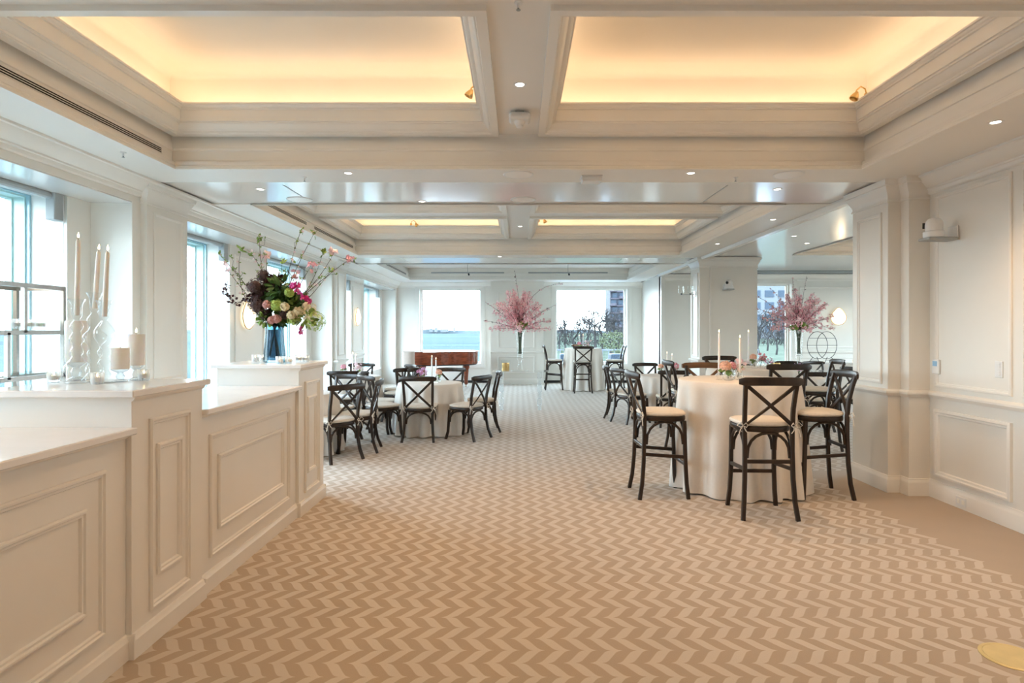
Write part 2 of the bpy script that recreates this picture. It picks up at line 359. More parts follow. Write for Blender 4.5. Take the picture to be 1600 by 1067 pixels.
def coffer(n, x0, x1, y0, y1, lit=True, inner=True, rows=2):
    p = sempty('coffer')
    struct('coffer_crown', MB().ring((0, 0, 0), EX, EY, EZ, x0, x1, y0, y1, OUT), 'trimw', p)
    pl = MB(); cx = (x0+x1)/2
    if not inner:
        pl.box(x0-.09, x1+.09, y0-.09, y1+.09, 3.22, 3.26); struct('coffer_ceiling', pl, 'ceil', p, smooth=0); return p
    xe = [x0+.01, cx-.21, cx+.21, x1-.01]; ym = (y0+y1)/2
    rowsy = [(y0+.03, ym-.22), (ym+.22, y1+.03-.03)]
    bx = [x0-.09, xe[0], xe[1], xe[2], xe[3], x1+.09]; by = [y0-.09, rowsy[0][0], rowsy[0][1], rowsy[1][0], rowsy[1][1]-.01, y1+.09]
    for i in range(5):
        for j in range(5):
            if i in (1, 3) and j in (1, 3): continue
            pl.box(bx[i], bx[i+1], by[j], by[j+1], 3.22, 3.25)
    struct('coffer_ceiling', pl, 'ceil', p, smooth=0)
    for i in (1, 3):
        for j in (1, 3):
            a, b, c, d = bx[i], bx[i+1], by[j], by[j+1]
            struct('cove_moulding', MB().ring((0, 0, 0), EX, EY, EZ, a, b, c, d, INN[:20]), 'trimw', p)
            cv = MB().ring((0, 0, 0), EX, EY, EZ, a, b, c, d, INN[19:])
            cv.add([(a+.08, c+.08, 3.785), (b-.08, c+.08, 3.785), (b-.08, d-.08, 3.785), (a+.08, d-.08, 3.785)], [(3, 2, 1, 0)])
            struct('cove_ceiling', cv, 'cove', p, smooth=50)
            if lit:
                L_, D_ = b-a, d-c
                for (x, y, rz, ln, tx, ty) in (((a+b)/2, c+.0, 0, L_, 0, 1), ((a+b)/2, d-.0, 0, L_, 0, -1), (a+.0, (c+d)/2, PI/2, D_, 1, 0), (b-.0, (c+d)/2, PI/2, D_, -1, 0)):
                    o = area('cove_strip', (x, y, 3.445), (0, 0, 0), ln-.1, .02, COVE_POWER*ln, WARM)
                    dirn = V((-tx*.15, -ty*.15, 1)).normalized()
                    o.rotation_mode = 'QUATERNION'; q = dirn.to_track_quat('-Z', 'Y'); o.rotation_quaternion = q
                    # keep the long side along the cove
                    m3 = Matrix.Identity(3); zax = -dirn; xax = V((1, 0, 0)) if rz == 0 else V((0, 1, 0)); xax = (xax-zax*xax.dot(zax)).normalized(); yax = zax.cross(xax)
                    m3.col[0], m3.col[1], m3.col[2] = xax, yax, zax; o.rotation_quaternion = m3.to_quaternion()
    return p
coffer(1, *coffers[0]); coffer(2, *coffers[1]); coffer(3, *coffers[2], inner=False); coffer(4, *coffers[3])

# ---- left window wall
WT = 2.68
bays = [(.45, 5.6, [(.75, 2.3), (3.55, 5.31)]), (6.45, 11.6, [(6.75, 8.3), (9.55, 11.3)]), (12.4, 17.6, [(12.75, 14.3), (15.5, 17.3)])]
wl = MB().box(-4.42, XW, -3.2, 18.3, WT, 3.98)
wl.box(-4.42, XW, -3.2, .45, 0, WT)
for a, b in ((5.6, 6.45), (11.6, 12.4), (17.6, 18.3)): wl.box(-4.42, XW, a, b, 0, WT)
SILL = .42
for a, b, ws in bays:
    y = a
    for (w0, w1) in ws+[(b, b)]:
        if w0 > y: wl.box(-4.42, -3.9, y, w0, 0, WT)
        if w1 > w0: wl.box(-4.42, -3.9, w0, w1, 0, SILL)
        y = w1
wall_left = struct('wall_left', wl, 'wall', smooth=0)
# lacquered window heads
for a, b, ws in bays: struct('window_head', MB().box(-4.20, XW-.002, a+.002, b-.002, WT-.012, WT+.001), 'gloss', wall_left, smooth=0)
CROWN = [(0, 0), (.145, 0), (.145, -.018), (.13, -.024), (.115, -.045), (.085, -.075), (.055, -.098), (.04, -.105), (.04, -.118), (.028, -.124), (.022, -.15), (.012, -.16), (0, -.16)]
RAIL = [(0, -.035), (.012, -.035), (.022, -.022), (.034, -.012), (.040, -.004), (.040, .012), (.030, .022), (.020, .028), (0, .030)]
BASE = [(0, 0), (.022, 0), (.022, .115), (.018, .128), (.010, .140), (.008, .155), (0, .158)]
CAP = [(-.02, -.20), (.012, -.20), (.012, -.185), (.004, -.18), (.004, -.15), (.014, -.13), (.034, -.09), (.044, -.07), (.044, -.055), (.058, -.05), (.064, -.02), (.064, 0), (-.02, 0)]
struct('trim_1', MB().line((XW, -3, H0), (XW, 17.8, H0), (1, 0, 0), CROWN), 'trimw')
# pilasters on the window wall
for n, (a, b) in enumerate(((5.72, 6.42), (11.68, 12.36))):
    p = sempty('pilaster')
    struct('pilaster_shaft', MB().box(XW-.01, -3.46, a, b, 0, H0-.16), 'wall', p, smooth=0)
    struct('pilaster_capital', MB().ring((XW, 0, H0-.02), EY, EZ*0+EX, EZ, a, b, 0, .06, [(-o, z) for o, z in CAP]), 'trimw', p)
    struct('chair_rail', MB().ring((XW, 0, .92), EY, EX, EZ, a, b, -.3, .06, [(-o, z) for o, z in RAIL], True), 'trimw', p)
    struct('skirting', MB().ring((XW, 0, 0), EY, EX, EZ, a, b, -.3, .06, [(-o, z) for o, z in BASE], True), 'trimw', p)
    struct('panel_moulding', MB().ring((-3.46, 0, 0), EY, EZ, EX, a+.10, b-.10, 1.02, 2.62, [(0, 0), (0, .012), (.012, .016), (.022, .004), (.03, 0)]), 'trimw', p)
# panel mouldings on the mid piers
PM = [(0, -.001), (0, .012), (.008, .018), (.018, .018), (.024, .010), (.034, .008), (.040, -.001)]
for a, b in ((2.3, 3.55), (8.3, 9.55), (14.3, 15.5)):
    for z0, z1 in ((1.0, 2.55), (.25, .85)): struct('panel_moulding', MB().ring((-3.9, 0, 0), EY, EZ, EX, a+.14, b-.14, z0, z1, PM), 'trimw', wall_left)
    struct('chair_rail', MB().line((-3.9, a+.01, .92), (-3.9, b-.01, .92), (1, 0, 0), RAIL), 'trimw', wall_left)
n = 0
for a, b, ws in bays:
    for (w0, w1) in ws:
        n += 1; p = sempty('window_%d' % n)
        struct('frame', MB().ring((-4.40, 0, 0), EY, EZ, EX, w0, w1, SILL, WT-.0, [(0, 0), (0, .16), (.035, .16), (.035, .06), (.05, .06), (.05, 0)], True), 'teal', p, smooth=0)
        struct('frame_edge', MB().ring((-4.40, 0, 0), EY, EZ, EX, w0+.0, w1-.0, SILL, WT, [(.0, .16), (.0, .19), (.02, .19), (.02, .16)], True), 'blue', p, smooth=0)
        struct('pane', MB().box(-4.372, -4.366, w0+.045, w1-.045, SILL+.045, WT-.045), 'pane', p, smooth=0)
        struct('sill', MB().box(-4.20, -3.86, w0-.03, w1+.03, SILL, SILL+.03, .006), 'trimw', p)
        area('window_portal', (-4.36, (w0+w1)/2, (SILL+WT)/2), (0, -PI/2, 0), WT-SILL, w1-w0, 1, (1, 1, 1), True)
        sh = thing('roller_shade', 'grey roller shade headrail above %s window of the left wall' % ['first', 'second', 'third', 'fourth', 'fifth', 'sixth'][n-1], 'shade', (-3.96, w1-.12, WT), group='roller shades at the left windows')
        MB().tube([(0, -(w1-w0)+.14, -.035), (0, .02, -.035)], .03, 10).obj('headrail', 'greyp', sh)
        MB().box(-.03, .05, -.01, .10, -.24, -.004, .006).obj('end_bracket', 'greyp', sh)
        MB().tube([(.05, .09, -.02), (.055, .09, -.9)], .003, 5).obj('pull_chain', 'white', sh)

# ---- far wall
YF = 17.8
wf = MB()
fw = [(-2.87, -1.08, .55, 2.74), (1.08, 3.15, .55, 2.74)]
wf.box(-3.52, 3.58, YF, YF+.4, 2.74, 3.98); wf.box(-3.52, 3.58, YF, YF+.4, 0, .55)
for a, b in ((-3.52, -2.87), (-1.08, 1.08), (3.15, 3.58)): wf.box(a, b, YF, YF+.4, .55, 2.74)
wall_far = struct('wall_far', wf, 'wall', smooth=0)
struct('trim_2', MB().line((XW, YF, H0), (3.58, YF, H0), (0, -1, 0), CROWN), 'trimw')
struct('baseboard_far', MB().box(XW, 3.58, YF-.03, YF-.002, 0, .07), 'black', smooth=0)
for i, (a, b, c, d) in enumerate(fw):
    n += 1; p = sempty('window_%d' % n)
    struct('frame', MB().ring((0, YF+.30, 0), EX, EZ, -EY, a, b, c, d, [(0, 0), (0, .12), (.03, .12), (.03, .05), (.055, .05), (.055, 0)], True), 'trimw', p, smooth=0)
    struct('casing', MB().ring((0, YF, 0), EX, EZ, -EY, a-.12, b+.12, c-.12, d+.1, [(0, 0), (0, .03), (.03, .035), (.10, .02), (.12, .02), (.12, -.02)], False), 'trimw', p)
    struct('pane', MB().box(a+.05, b-.05, YF+.274, YF+.28, c+.05, d-.05), 'pane', p, smooth=0)
    area('window_portal', ((a+b)/2, YF+.29, (c+d)/2), (-PI/2, 0, 0), b-a, d-c, 1, (1, 1, 1), True)
# central panelled breast between the far windows
p = sempty('chimney_breast')
struct('breast_body', MB().box(-.78, .72, 17.35, YF+.01, 0, H0-.002), 'wall', p, smooth=0)
struct('panel_moulding', MB().ring((0, 17.35, 0), EX, EZ, -EY, -.58, .46, 1.02, 2.6, PM), 'trimw', p)
struct('panel_moulding', MB().ring((0, 17.35, 0), EX, EZ, -EY, -.58, .46, .30, .78, PM), 'trimw', p)
struct('chair_rail', MB().line((-.78, 17.35, .9), (.72, 17.35, .9), (0, -1, 0), RAIL), 'trimw', p)
struct('skirting', MB().line((-.78, 17.35, 0), (.72, 17.35, 0), (0, -1, 0), BASE), 'trimw', p)
# block between main room bay and side room, side room far wall with its window
struct('wall_bay_side', MB().box(3.58, 5.0, 15.31, 18.3, 0, 3.98), 'wall', smooth=0)
struct('trim_3', MB().box(3.545, 3.64, 15.24, 15.36, 0, H0), 'trimw', smooth=0)
YS = 15.3; sw = (5.35, 6.80, .62, 2.69)
ws_ = MB().box(3.58, 5.35, YS, YS+.35, 0, 3.98).box(6.8, 11.4, YS, YS+.35, 0, 3.98).box(5.35, 6.8, YS, YS+.35, 0, .62).box(5.35, 6.8, YS, YS+.35, 2.69, 3.98)
wall_side_far = struct('wall_side_far', ws_, 'wall', smooth=0)
struct('trim_4', MB().line((3.6, YS, H0), (11.2, YS, H0), (0, -1, 0), CROWN), 'trimw')
struct('chair_rail', MB().line((6.9, YS, .97), (11.2, YS, .97), (0, -1, 0), RAIL), 'trimw', wall_side_far)
struct('baseboard_side', MB().line((3.6, YS, 0), (11.2, YS, 0), (0, -1, 0), BASE), 'trimw')
for a, b in ((7.0, 8.9), (9.1, 11.0)):
    for z0, z1 in ((1.08, 2.6), (.25, .85)): struct('panel_moulding', MB().ring((0, YS, 0), EX, EZ, -EY, a, b, z0, z1, PM), 'trimw', wall_side_far)
n += 1; p = sempty('window_%d' % n); a, b, c, d = sw
struct('frame', MB().ring((0, YS+.26, 0), EX, EZ, -EY, a, b, c, d, [(0, 0), (0, .12), (.03, .12), (.03, .05), (.055, .05), (.055, 0)], True), 'trimw', p, smooth=0)
struct('casing', MB().ring((0, YS, 0), EX, EZ, -EY, a-.12, b+.12, c-.12, d+.1, [(0, 0), (0, .03), (.03, .035), (.10, .02), (.12, .02), (.12, -.02)], False), 'trimw', p)
struct('pane', MB().box(a+.05, b-.05, YS+.234, YS+.24, c+.05, d-.05), 'pane', p, smooth=0)
area('window_portal', ((a+b)/2, YS+.25, (c+d)/2), (-PI/2, 0, 0), b-a, d-c, 1, (1, 1, 1), True)
# side room right wall with two windows, near wall
wr = MB(); sws = [(7.6, 10.2), (12.0, 14.4)]
wr.box(11.2, 11.4, 6.0, 18.3, WT, 3.98).box(11.2, 11.4, 6.0, 18.3, 0, .6)
for a, b in ((6.0, 7.6), (10.2, 12.0), (14.4, 18.3)): wr.box(11.2, 11.4, a, b, .6, WT)
struct('wall_side_right', wr, 'wall', smooth=0)
for a, b in sws:
    n += 1; p = sempty('window_%d' % n)
    struct('frame', MB().ring((11.36, 0, 0), EY, EZ, -EX, a, b, .6, WT, [(0, 0), (0, .10), (.06, .10), (.06, 0)], True), 'trimw', p, smooth=0)
    struct('pane', MB().box(11.33, 11.335, a+.05, b-.05, .65, WT-.05), 'pane', p, smooth=0)
    area('window_portal', (11.35, (a+b)/2, (.6+WT)/2), (0, PI/2, 0), WT-.6, b-a, 1, (1, 1, 1), True)
struct('wall_side_near', MB().box(4.5, 11.4, 5.9, 6.3, 0, 3.98), 'wall', smooth=0)
struct('wall_back', MB().box(-4.6, 4.2, -3.35, -3.15, 0, 3.98), 'wall', smooth=0)

# ---- right wall
wall_right = struct('wall_right', MB().box(XR, 4.2, -3.2, 5.95, 0, 3.98), 'wall', smooth=0)
struct('trim_5', MB().line((XR, -3, H0), (XR, 5.62, H0), (-1, 0, 0), CROWN), 'trimw')
struct('baseboard_right', MB().line((XR, -3, 0), (XR, 5.62, 0), (-1, 0, 0), BASE), 'trimw')
struct('trim_6', MB().line((XR, -3, .93), (XR, 5.62, .93), (-1, 0, 0), RAIL), 'trimw')
for a, b in ((4.66, 5.52), (2.5, 4.56), (.4, 2.4), (-1.8, .3)):
    struct('panel_moulding', MB().ring((XR, 0, 0), EY, EZ, -EX, a, b, 1.0, 2.71, PM), 'trimw', wall_right)
for a, b in ((4.66, 5.52), (2.5, 4.50), (.4, 2.4), (-1.8, .3)):
    struct('wainscot_moulding', MB().ring((XR, 0, 0), EY, EZ, -EX, a, b, .20, .80, [(0, -.001), (0, .022), (.012, .028), (.022, .028), (.030, .016), (.046, .014), (.054, -.001)]), 'trimw', wall_right)
# ---- piers
def pier(x0, x1, y0, y1, extra=None):
    p = sempty('pier')
    struct('pier_shaft', MB().box(x0, x1, y0, y1, 0, 3.9), 'wall', p, smooth=0)
    f = lambda prof, z, nm, cl=False: struct(nm, MB().ring((0, 0, z), EX, EY, EZ, x0, x1, y0, y1, [(-o, q) for o, q in prof], cl), 'trimw', p)
    f(CAP, H0, 'pier_capital'); f(RAIL, .93, 'chair_rail', True); f(BASE, 0, 'skirting', True)
    struct('panel_moulding', MB().ring((x0, 0, 0), EY, EZ, -EX, y0+.09, y1-.09, 1.0, 2.62, PM), 'trimw', p)
    return p
p1 = pier(3.44, 4.5, 5.72, 6.32)
struct('corner_strip', MB().box(3.56, 3.78, 5.60, 5.74, 0, H0), 'wall', p1, smooth=0)
for z, pr in ((H0, CAP), (.93, RAIL), (0, BASE)):
    struct('corner_moulding', MB().ring((0, 0, z), EX, EY, EZ, 3.56, 3.9, 5.60, 5.9, [(-o, q) for o, q in pr], pr is not CAP), 'trimw', p1)
p2 = pier(3.45, 4.55, 11.7, 12.3)
struct('corner_bead', MB().box(3.64, 3.67, 11.675, 11.70, .95, 2.72), 'trimw', p2, smooth=0)
struct('trim_7', MB().line((3.5, 6.33, H0), (3.5, 11.65, H0), (-1, 0, 0), [(-.05, .01), (.05, .01), (.05, -.012), (.035, -.03), (.03, -.05), (-.05, -.05)]), 'trimw')
struct('trim_8', MB().line((3.5, 12.35, H0), (3.5, 15.3, H0), (-1, 0, 0), [(-.05, .01), (.05, .01), (.05, -.012), (.035, -.03), (.03, -.05), (-.05, -.05)]), 'trimw')

# ================================================================== CEILING FITTINGS
spot_n = 0
def downlight(x, y, z, label, power=1.0):
    t = thing('downlight', label, 'ceiling light', (x, y, z), group='recessed downlights')
    if not _dl:
        MB().lathe([(.031, .001), (.031, -.002), (.036, -.004), (.046, -.003), (.048, .001)], n=20).obj('trim_ring', 'white', t)
        MB().lathe([(.030, -.001), (.030, -.0025)], n=20).obj('lens', 'lens', t)
        _dl.append(t)
    else:
        for ch in list(_dl[0].children):
            if ch.type == 'MESH': c = ch.copy(); COL.objects.link(c); c.parent = t
    l = bpy.data.lights.new('downlight_lamp', 'SPOT'); l.energy = DOWN_POWER*power; l.color = LAMP; l.spot_size = math.radians(115); l.spot_blend = .9; l.shadow_soft_size = .03
    o = bpy.data.objects.new('downlight_lamp', l); COL.objects.link(o); o.parent = t; o.location = (0, 0, -.012)
_dl = []
for x, y, z, l in [
    (.01, 4.29, H1, 'lit round downlight on the beam between the two big near coffers'),
    (.01, 2.08, H1, 'round downlight on the crossing of the nearest coffer beams'),
    (-1.51, 5.45, H0, 'round downlight in the soffit below the near left coffer'),
    (1.53, 5.45, H0, 'round downlight in the soffit below the near right coffer'),
    (3.2, 4.12, H0, 'bright round downlight in the right soffit above the wall camera'),
    (3.2, 1.9, H0, 'round downlight in the right soffit nearest the viewer'),
    (-3.15, 1.9, H0, 'round downlight in the left soffit nearest the viewer'),
    (2.58, 6.12, H0+.012, 'round downlight in the lacquered ceiling band by the right pier'),
    (-2.57, 6.12, H0+.012, 'round downlight in the lacquered ceiling band at its left end'),
    (-1.05, 6.7, H0+.012, 'round downlight at the far edge of the lacquered band, left of middle'),
    (3.2, 7.72, H0, 'round downlight in the narrow soffit just past the right pier'),
    (3.2, 9.88, H0, 'round downlight in the narrow soffit before the second pier'),
    (.03, 10.1, H1, 'small downlight on the middle beam of the second coffer group'),
    (.03, 8.1, H1, 'small downlight on the near half of the second middle beam'),
    (4.1, 9.14, H0+.012, 'round downlight in the lacquered side passage ceiling, nearer one'),
    (4.65, 9.9, H0+.012, 'round downlight in the lacquered side passage ceiling, farther one'),
    (-.35, 11.55, H0, 'round downlight in the soffit beyond the second coffers'),
    (0, -1.2, H0, 'round downlight over the entrance end of the room'),
    (-1.9, -1.2, H0, 'round downlight over the entrance end by the left wall'),
    (1.9, -1.2, H0, 'round downlight over the entrance end by the right wall'),
    (3.55, 13.6, H0, 'round downlight in the far soffit beyond the second pier')]:
    downlight(x, y, z, l, 1.9 if y < 5.6 else .3)
sp = thing('ceiling_speaker', 'round white speaker grille in the middle of the near soffit', 'speaker', (.0, 5.5, H0), group='ceiling speakers')
MB().lathe([(.135, .001), (.135, -.004), (.125, -.007), (.12, -.004)], n=28).obj('rim', 'white', sp); MB().lathe([(.12, -.001), (.119, -.005), (.01, -.0065)], n=28).obj('grille', 'trimw', sp)
for x, y, z, l in ((2.42, 5.5, H0, 'round white speaker grille at the right end of the near soffit'), (-2.35, 6.6, H0+.012, 'round speaker grille at the left of the lacquered band'), (.05, 6.6, H0+.012, 'round speaker grille in the middle of the lacquered band')):
    copy_thing(sp, l, (x, y, z))
def smoke(x, y, z):
    t = thing('smoke_detector', 'square white detector with domed sensor hanging from the coffer beam', 'detector', (x, y, z))
    MB().box(-.035, .035, -.035, .035, -.022, 0, .004).obj('mount', 'greyp', t)
    MB().box(-.085, .085, -.085, .085, -.075, -.022, .018).obj('housing', 'white', t)
    MB().lathe([(.045, -.075), (.04, -.095), (.028, -.105), (.028, -.118), (.018, -.126), (.001, -.128)], n=18).obj('sensor_dome', 'white', t)
smoke(.01, 4.83, H1)
def sprinkler(x, y, z, l):
    t = thing('sprinkler_head', l, 'sprinkler', (x, y, z), group='sprinkler heads')
    MB().lathe([(.022, 0), (.022, -.004), (.007, -.008), (.007, -.026), (.004, -.03)], n=14).obj('escutcheon', 'white', t)
    MB().lathe([(.005, -.028), (.005, -.036), (.012, -.038), (.012, -.040), (.002, -.041)], n=12).obj('deflector', 'greyp', t)
for a in ((-1.95, 5.6, H0, 'sprinkler head in the near soffit left of the downlight'), (1.98, 5.6, H0, 'sprinkler head in the near soffit right of the downlight'), (.0, 3.22, H1, 'dark sprinkler head on the beam at the very top of the view'), (-3.1, 4.82, H0, 'small sprinkler head in the left soffit'), (4.75, 8.3, H0+.012, 'sprinkler head in the side passage ceiling')): sprinkler(*a)
t = thing('wireless_sensor', 'small white box mounted under the soffit right of the middle', 'sensor', (.66, 5.58, H0))
MB().box(-.095, .095, -.07, .07, -.012, 0, .004).obj('base_plate', 'white', t); MB().box(-.088, .088, -.065, .065, -.055, -.012, .006).obj('cover', 'white', t)
def accent(x, y, z, sx_, l):
    t = thing('accent_spotlight', l, 'spotlight', (x, y, z), group='accent spotlights in the coves')
    MB().lathe([(.018, 0), (.018, .03), (.010, .034)], n=12).obj('base', 'brass', t)
    MB().tube([(0, 0, .03), (sx_*.01, 0, .07), (sx_*.05, -.01, .085), (sx_*.09, -.02, .05), (sx_*.10, -.02, .03)], .006, 7).obj('arm', 'brass', t)
    sh = MB().lathe([(.010, .03), (.022, .01), (.034, -.02), (.036, -.035), (.030, -.035), (.02, -.01), (.006, .0)], n=16); o = sh.obj('lamp_shade', 'brass', t); o.location = (sx_*.10, -.02, .01); o.rotation_euler = (0, -sx_*.5, 0)
accent(-.29, 5.0, 3.42, -1, 'brass accent spotlight on the right lip of the near left coffer')
accent(2.86, 5.05, 3.42, -1, 'brass accent spotlight on the right lip of the near right coffer')
accent(-1.95, 11.16, 3.42, 1, 'small accent spotlight on the far lip of the second left coffer')
accent(.36, 10.8, 3.42, 1, 'small accent spotlight on the left lip of the second right coffer')
def slot(y0, y1, l):
    t = thing('slot_diffuser', l, 'air vent', (-3.0145, (y0+y1)/2, 3.025), group='slot diffusers along the left coffer faces')
    d = (y1-y0)/2
    MB().box(.0005, .004, -d, d, -.026, .026).obj('faceplate', 'trimw', t, smooth=0)
    for k in range(3): MB().box(.003, .0055, -d+.02, d-.02, -.020+k*.015, -.012+k*.015).obj('slot', 'dark', t, smooth=0)
for a in ((.95, 5.2, 'long black slot diffuser along the near left coffer face'), (7.0, 8.75, 'slot diffuser on the second left coffer, nearer half'), (9.05, 11.2, 'slot diffuser on the second left coffer, farther half'), (13.1, 16.5, 'slot diffuser along the farthest left coffer face')): slot(*a)
def track(x0, x1, y, l):
    t = thing('ceiling_track', l, 'track light', ((x0+x1)/2, y, H1), group='slim tracks under the far ceiling')
    d = (x1-x0)/2
    MB().box(-d, d, -.02, .02, -.27, -.235, .004).obj('rail', 'greyp', t)
    MB().tube([(0, 0, -.24), (0, 0, 0)], .006, 6).obj('stem', 'greyp', t)
    MB().tube([(.02, 0, -.27), (.035, 0, -.32)], .022, 10).obj('lamp_head', 'black', t)
track(-2.2, -.36, 15.5, 'slim dark track under the far ceiling, left one'); track(.25, 2.25, 15.5, 'slim dark track under the far ceiling, right one')
t = thing('curtain_track', 'long grey track across the side room ceiling before the window', 'track', (7.6, 14.2, H0)); MB().box(-2.6, 2.6, -.03, .03, -.07, 0, .006).obj('rail', 'greyp', t); MB().box(1.0, 1.12, -.04, .04, -.09, -.07, .006).obj('carrier', 'white', t)

# ================================================================== WALL FITTINGS
def ptz(x, y, z, rz, l):
    t = thing('wall_camera', l, 'camera', (x, y, z), rz, 'white dome cameras')   # +X points into the room
    MB().box(0, .012, -.06, .06, -.05, .07, .004).obj('wall_plate', 'white', t)
    MB().box(.01, .26, -.075, .075, -.055, -.03, .006).obj('bracket', 'greyp', t)
    b = MB(); b.lathe([(.078, 0), (.082, .015), (.082, .05), (.074, .055)], c=(.17, 0, -.03), n=24); b.obj('camera_base', 'white', t)
    h = MB(); h.lathe([(.066, 0), (.068, .06), (.062, .085), (.045, .107), (.02, .117), (.001, .119)], c=(.17, 0, .024), n=24); o = h.obj('camera_head', 'white', t)
    MB().tube([(.21, -.045, .08), (.232, -.058, .08)], .026, 16).obj('lens', 'black', t)
ptz(3.742, 5.28, 2.33, PI, 'white dome camera on a bracket on the right wall panel')
ptz(3.95, 11.695, 2.32, -PI/2, 'white dome camera on the face of the second pier')
t = thing('thermostat', 'white thermostat with a blue screen on the right wall', 'thermostat', (XR, 5.50, 1.18))
MB().box(-.022, 0, -.045, .045, -.065, .065, .005).obj('housing', 'white', t); MB().box(-.024, -.0215, -.028, .028, .005, .05).obj('screen', mat('blue_lcd', (.22, .36, .48), .2, emit=.2, ecol=(.3, .5, .7), noise=.05), t)
t = thing('light_switch', 'white keypad switch near the panel edge on the right wall', 'switch', (XR, 4.79, 1.20))
MB().box(-.008, 0, -.04, .04, -.065, .065, .003).obj('plate', 'white', t)
for k in range(5): MB().box(-.012, -.007, -.016, .016, -.048+k*.02, -.033+k*.02, .001).obj('button', 'white', t)
t = thing('power_outlet', 'white power outlet set in the right baseboard', 'outlet', (XR-.0225, 5.17, .062))
MB().box(-.006, 0, -.06, .06, -.04, .04, .002).obj('plate', 'white', t)
for s in (-1, 1): MB().box(-.008, -.005, s*.028-.016, s*.028+.016, -.018, .018, .001).obj('socket', 'ivory', t)
t = thing('floor_box', 'round brass floor box cover in the carpet by the right wall', 'floor cover', (2.27, 2.825, 0))
MB().lathe([(.128, .0005), (.128, .004), (.122, .006), (.112, .006), (.110, .0045)], n=40).obj('rim', 'floorbrass', t)
MB().lathe([(.109, .001), (.109, .0055), (.001, .006)], n=40).obj('lid', 'floorbrass', t)
for a in (.5, .9): MB().box(-.012, .012, -.003, .003, .0058, .0072).obj('latch', 'brass', t, loc=(.05*math.cos(a)+.01, -.06+a*.03, 0))
def teardrop(r, n=26):
    pts = []
    for k in range(n):
        t = 2*PI*k/n; x = math.sin(t)*r; z = -math.cos(t)*r
        if z > 0: x *= (1-.50*(z/r)**1.6); z *= 1.22
        pts.append((x, z))
    return pts
def sconce(x, y, z, rz, r, l):
    t = thing('wall_sconce', l, 'wall lamp', (x, y, z), rz, 'glowing teardrop sconces')   # +X into the room
    o = teardrop(r); mb = MB(); k = len(o); vs = []
    for s_, dx in ((.0, .10), (.45, .092), (.8, .07), (1.0, .035), (.92, .012), (.0, .008)):
        for (a, b) in o: vs.append((dx, a*max(s_, .01), b*max(s_, .01)))
    fs = [(i*k+j, i*k+(j+1) % k, (i+1)*k+(j+1) % k, (i+1)*k+j) for i in range(5) for j in range(k)]
    mb.add(vs, fs).obj('opal_shade', 'opal', t, smooth=60)
    MB().tube([(.035, a*1.03, b*1.03) for a, b in o+[o[0]]], .007, 6, cap=False).obj('brass_rim', 'brass', t)
    MB().lathe([(.05, 0), (.05, .01)], n=16).obj('wall_plate', 'brass', t).rotation_euler = (0, PI/2, 0)
    l_ = bpy.data.lights.new('sconce_lamp', 'POINT'); l_.energy = 1.6; l_.color = (1, .72, .42); l_.shadow_soft_size = .08
    q = bpy.data.objects.new('sconce_lamp', l_); COL.objects.link(q); q.parent = t; q.location = (.19, 0, 0)
sconce(-3.895, 2.92, 1.86, 0, .19, 'glowing teardrop sconce on the window wall pier nearest the viewer')
sconce(-3.895, 8.80, 1.72, 0, .19, 'glowing teardrop sconce on the pier behind the mixed bouquet')
sconce(-3.895, 14.75, 1.82, 0, .19, 'glowing teardrop sconce on the farthest window pier')
sconce(7.95, 15.29, 1.84, -PI/2, .19, 'glowing teardrop sconce on the side room far wall')
t = thing('glass_wall_light', 'clear glass two-cup wall light on the side of the second pier', 'wall lamp', (3.45, 12.0, 2.22))
MB().box(-.012, 0, -.05, .05, -.05, .05, .003).obj('wall_plate', 'steel', t); MB().tube([(-.01, 0, 0), (-.05, 0, -.01), (-.28, 0, -.01)], .008, 7).obj('arm', 'steel', t)
for q in (-.09, -.27):
    MB().lathe([(.03, 0), (.055, .03), (.05, .16), (.046, .16), (.05, .03), (.02, .006)], c=(q, 0, 0), n=16).obj('glass_cup', 'glass', t); MB().lathe([(.02, -.012), (.02, .012)], c=(q, 0, 0), n=10).obj('cup_holder', 'black', t)

# ================================================================== BAR
BX0, BX1 = -2.43, -1.77
PMB = [(0, -.001), (0, .010), (.006, .018), (.014, .018), (.019, .010), (.028, .010), (.034, -.001)]
def bar_unit(name, y0, y1, top, face, label, outer, inner):
    t = thing(name, label, 'bar', ((BX0+BX1)/2, (y0+y1)/2, 0)); cx, cy = (BX0+BX1)/2, (y0+y1)/2
    L = lambda mb, nm, m='bar': mb.obj(nm, m, t, loc=(-cx, -cy, 0))
    L(MB().box(BX0, face, y0+.001, y1-.001, 0, top-.032), 'body')
    hi = top > 1.15; o = .035
    L(MB().box(BX0-o, BX1+o*.9, y0-(o if hi else -.002), y1+(o if hi else -.002), top-.032, top, .005), 'countertop', 'quartz')
    L(MB().line((face, y0, 0), (face, y1, 0), (1, 0, 0), [(0, 0), (.020, 0), (.020, .085), (.014, .095), (.010, .108), (0, .112)]), 'skirting')
    if hi:
        for (yy, ny) in ((y0, -1), (y1, 1)): L(MB().line((BX0, yy, 0), (BX1+.02, yy, 0), (0, ny, 0), [(0, 0), (.012, 0), (.012, .085), (.008, .108), (0, .112)]), 'skirting')
    for (a, b, c, d) in (outer, inner): L(MB().ring((face, 0, 0), EY, EZ, EX, a, b, c, d, PMB), 'panel_moulding')
    L(MB().line((face, y0, top-.032), (face, y1, top-.032), (1, 0, 0), [(0, 0), (.018, 0), (.012, -.014), (.004, -.02), (0, -.022)]), 'bed_moulding')
bar_unit('bar_counter', 1.31, 2.81, 1.06, -1.795, 'low white panelled bar counter nearest the viewer', (1.45, 2.66, .185, .90), (1.55, 2.54, .32, .765))
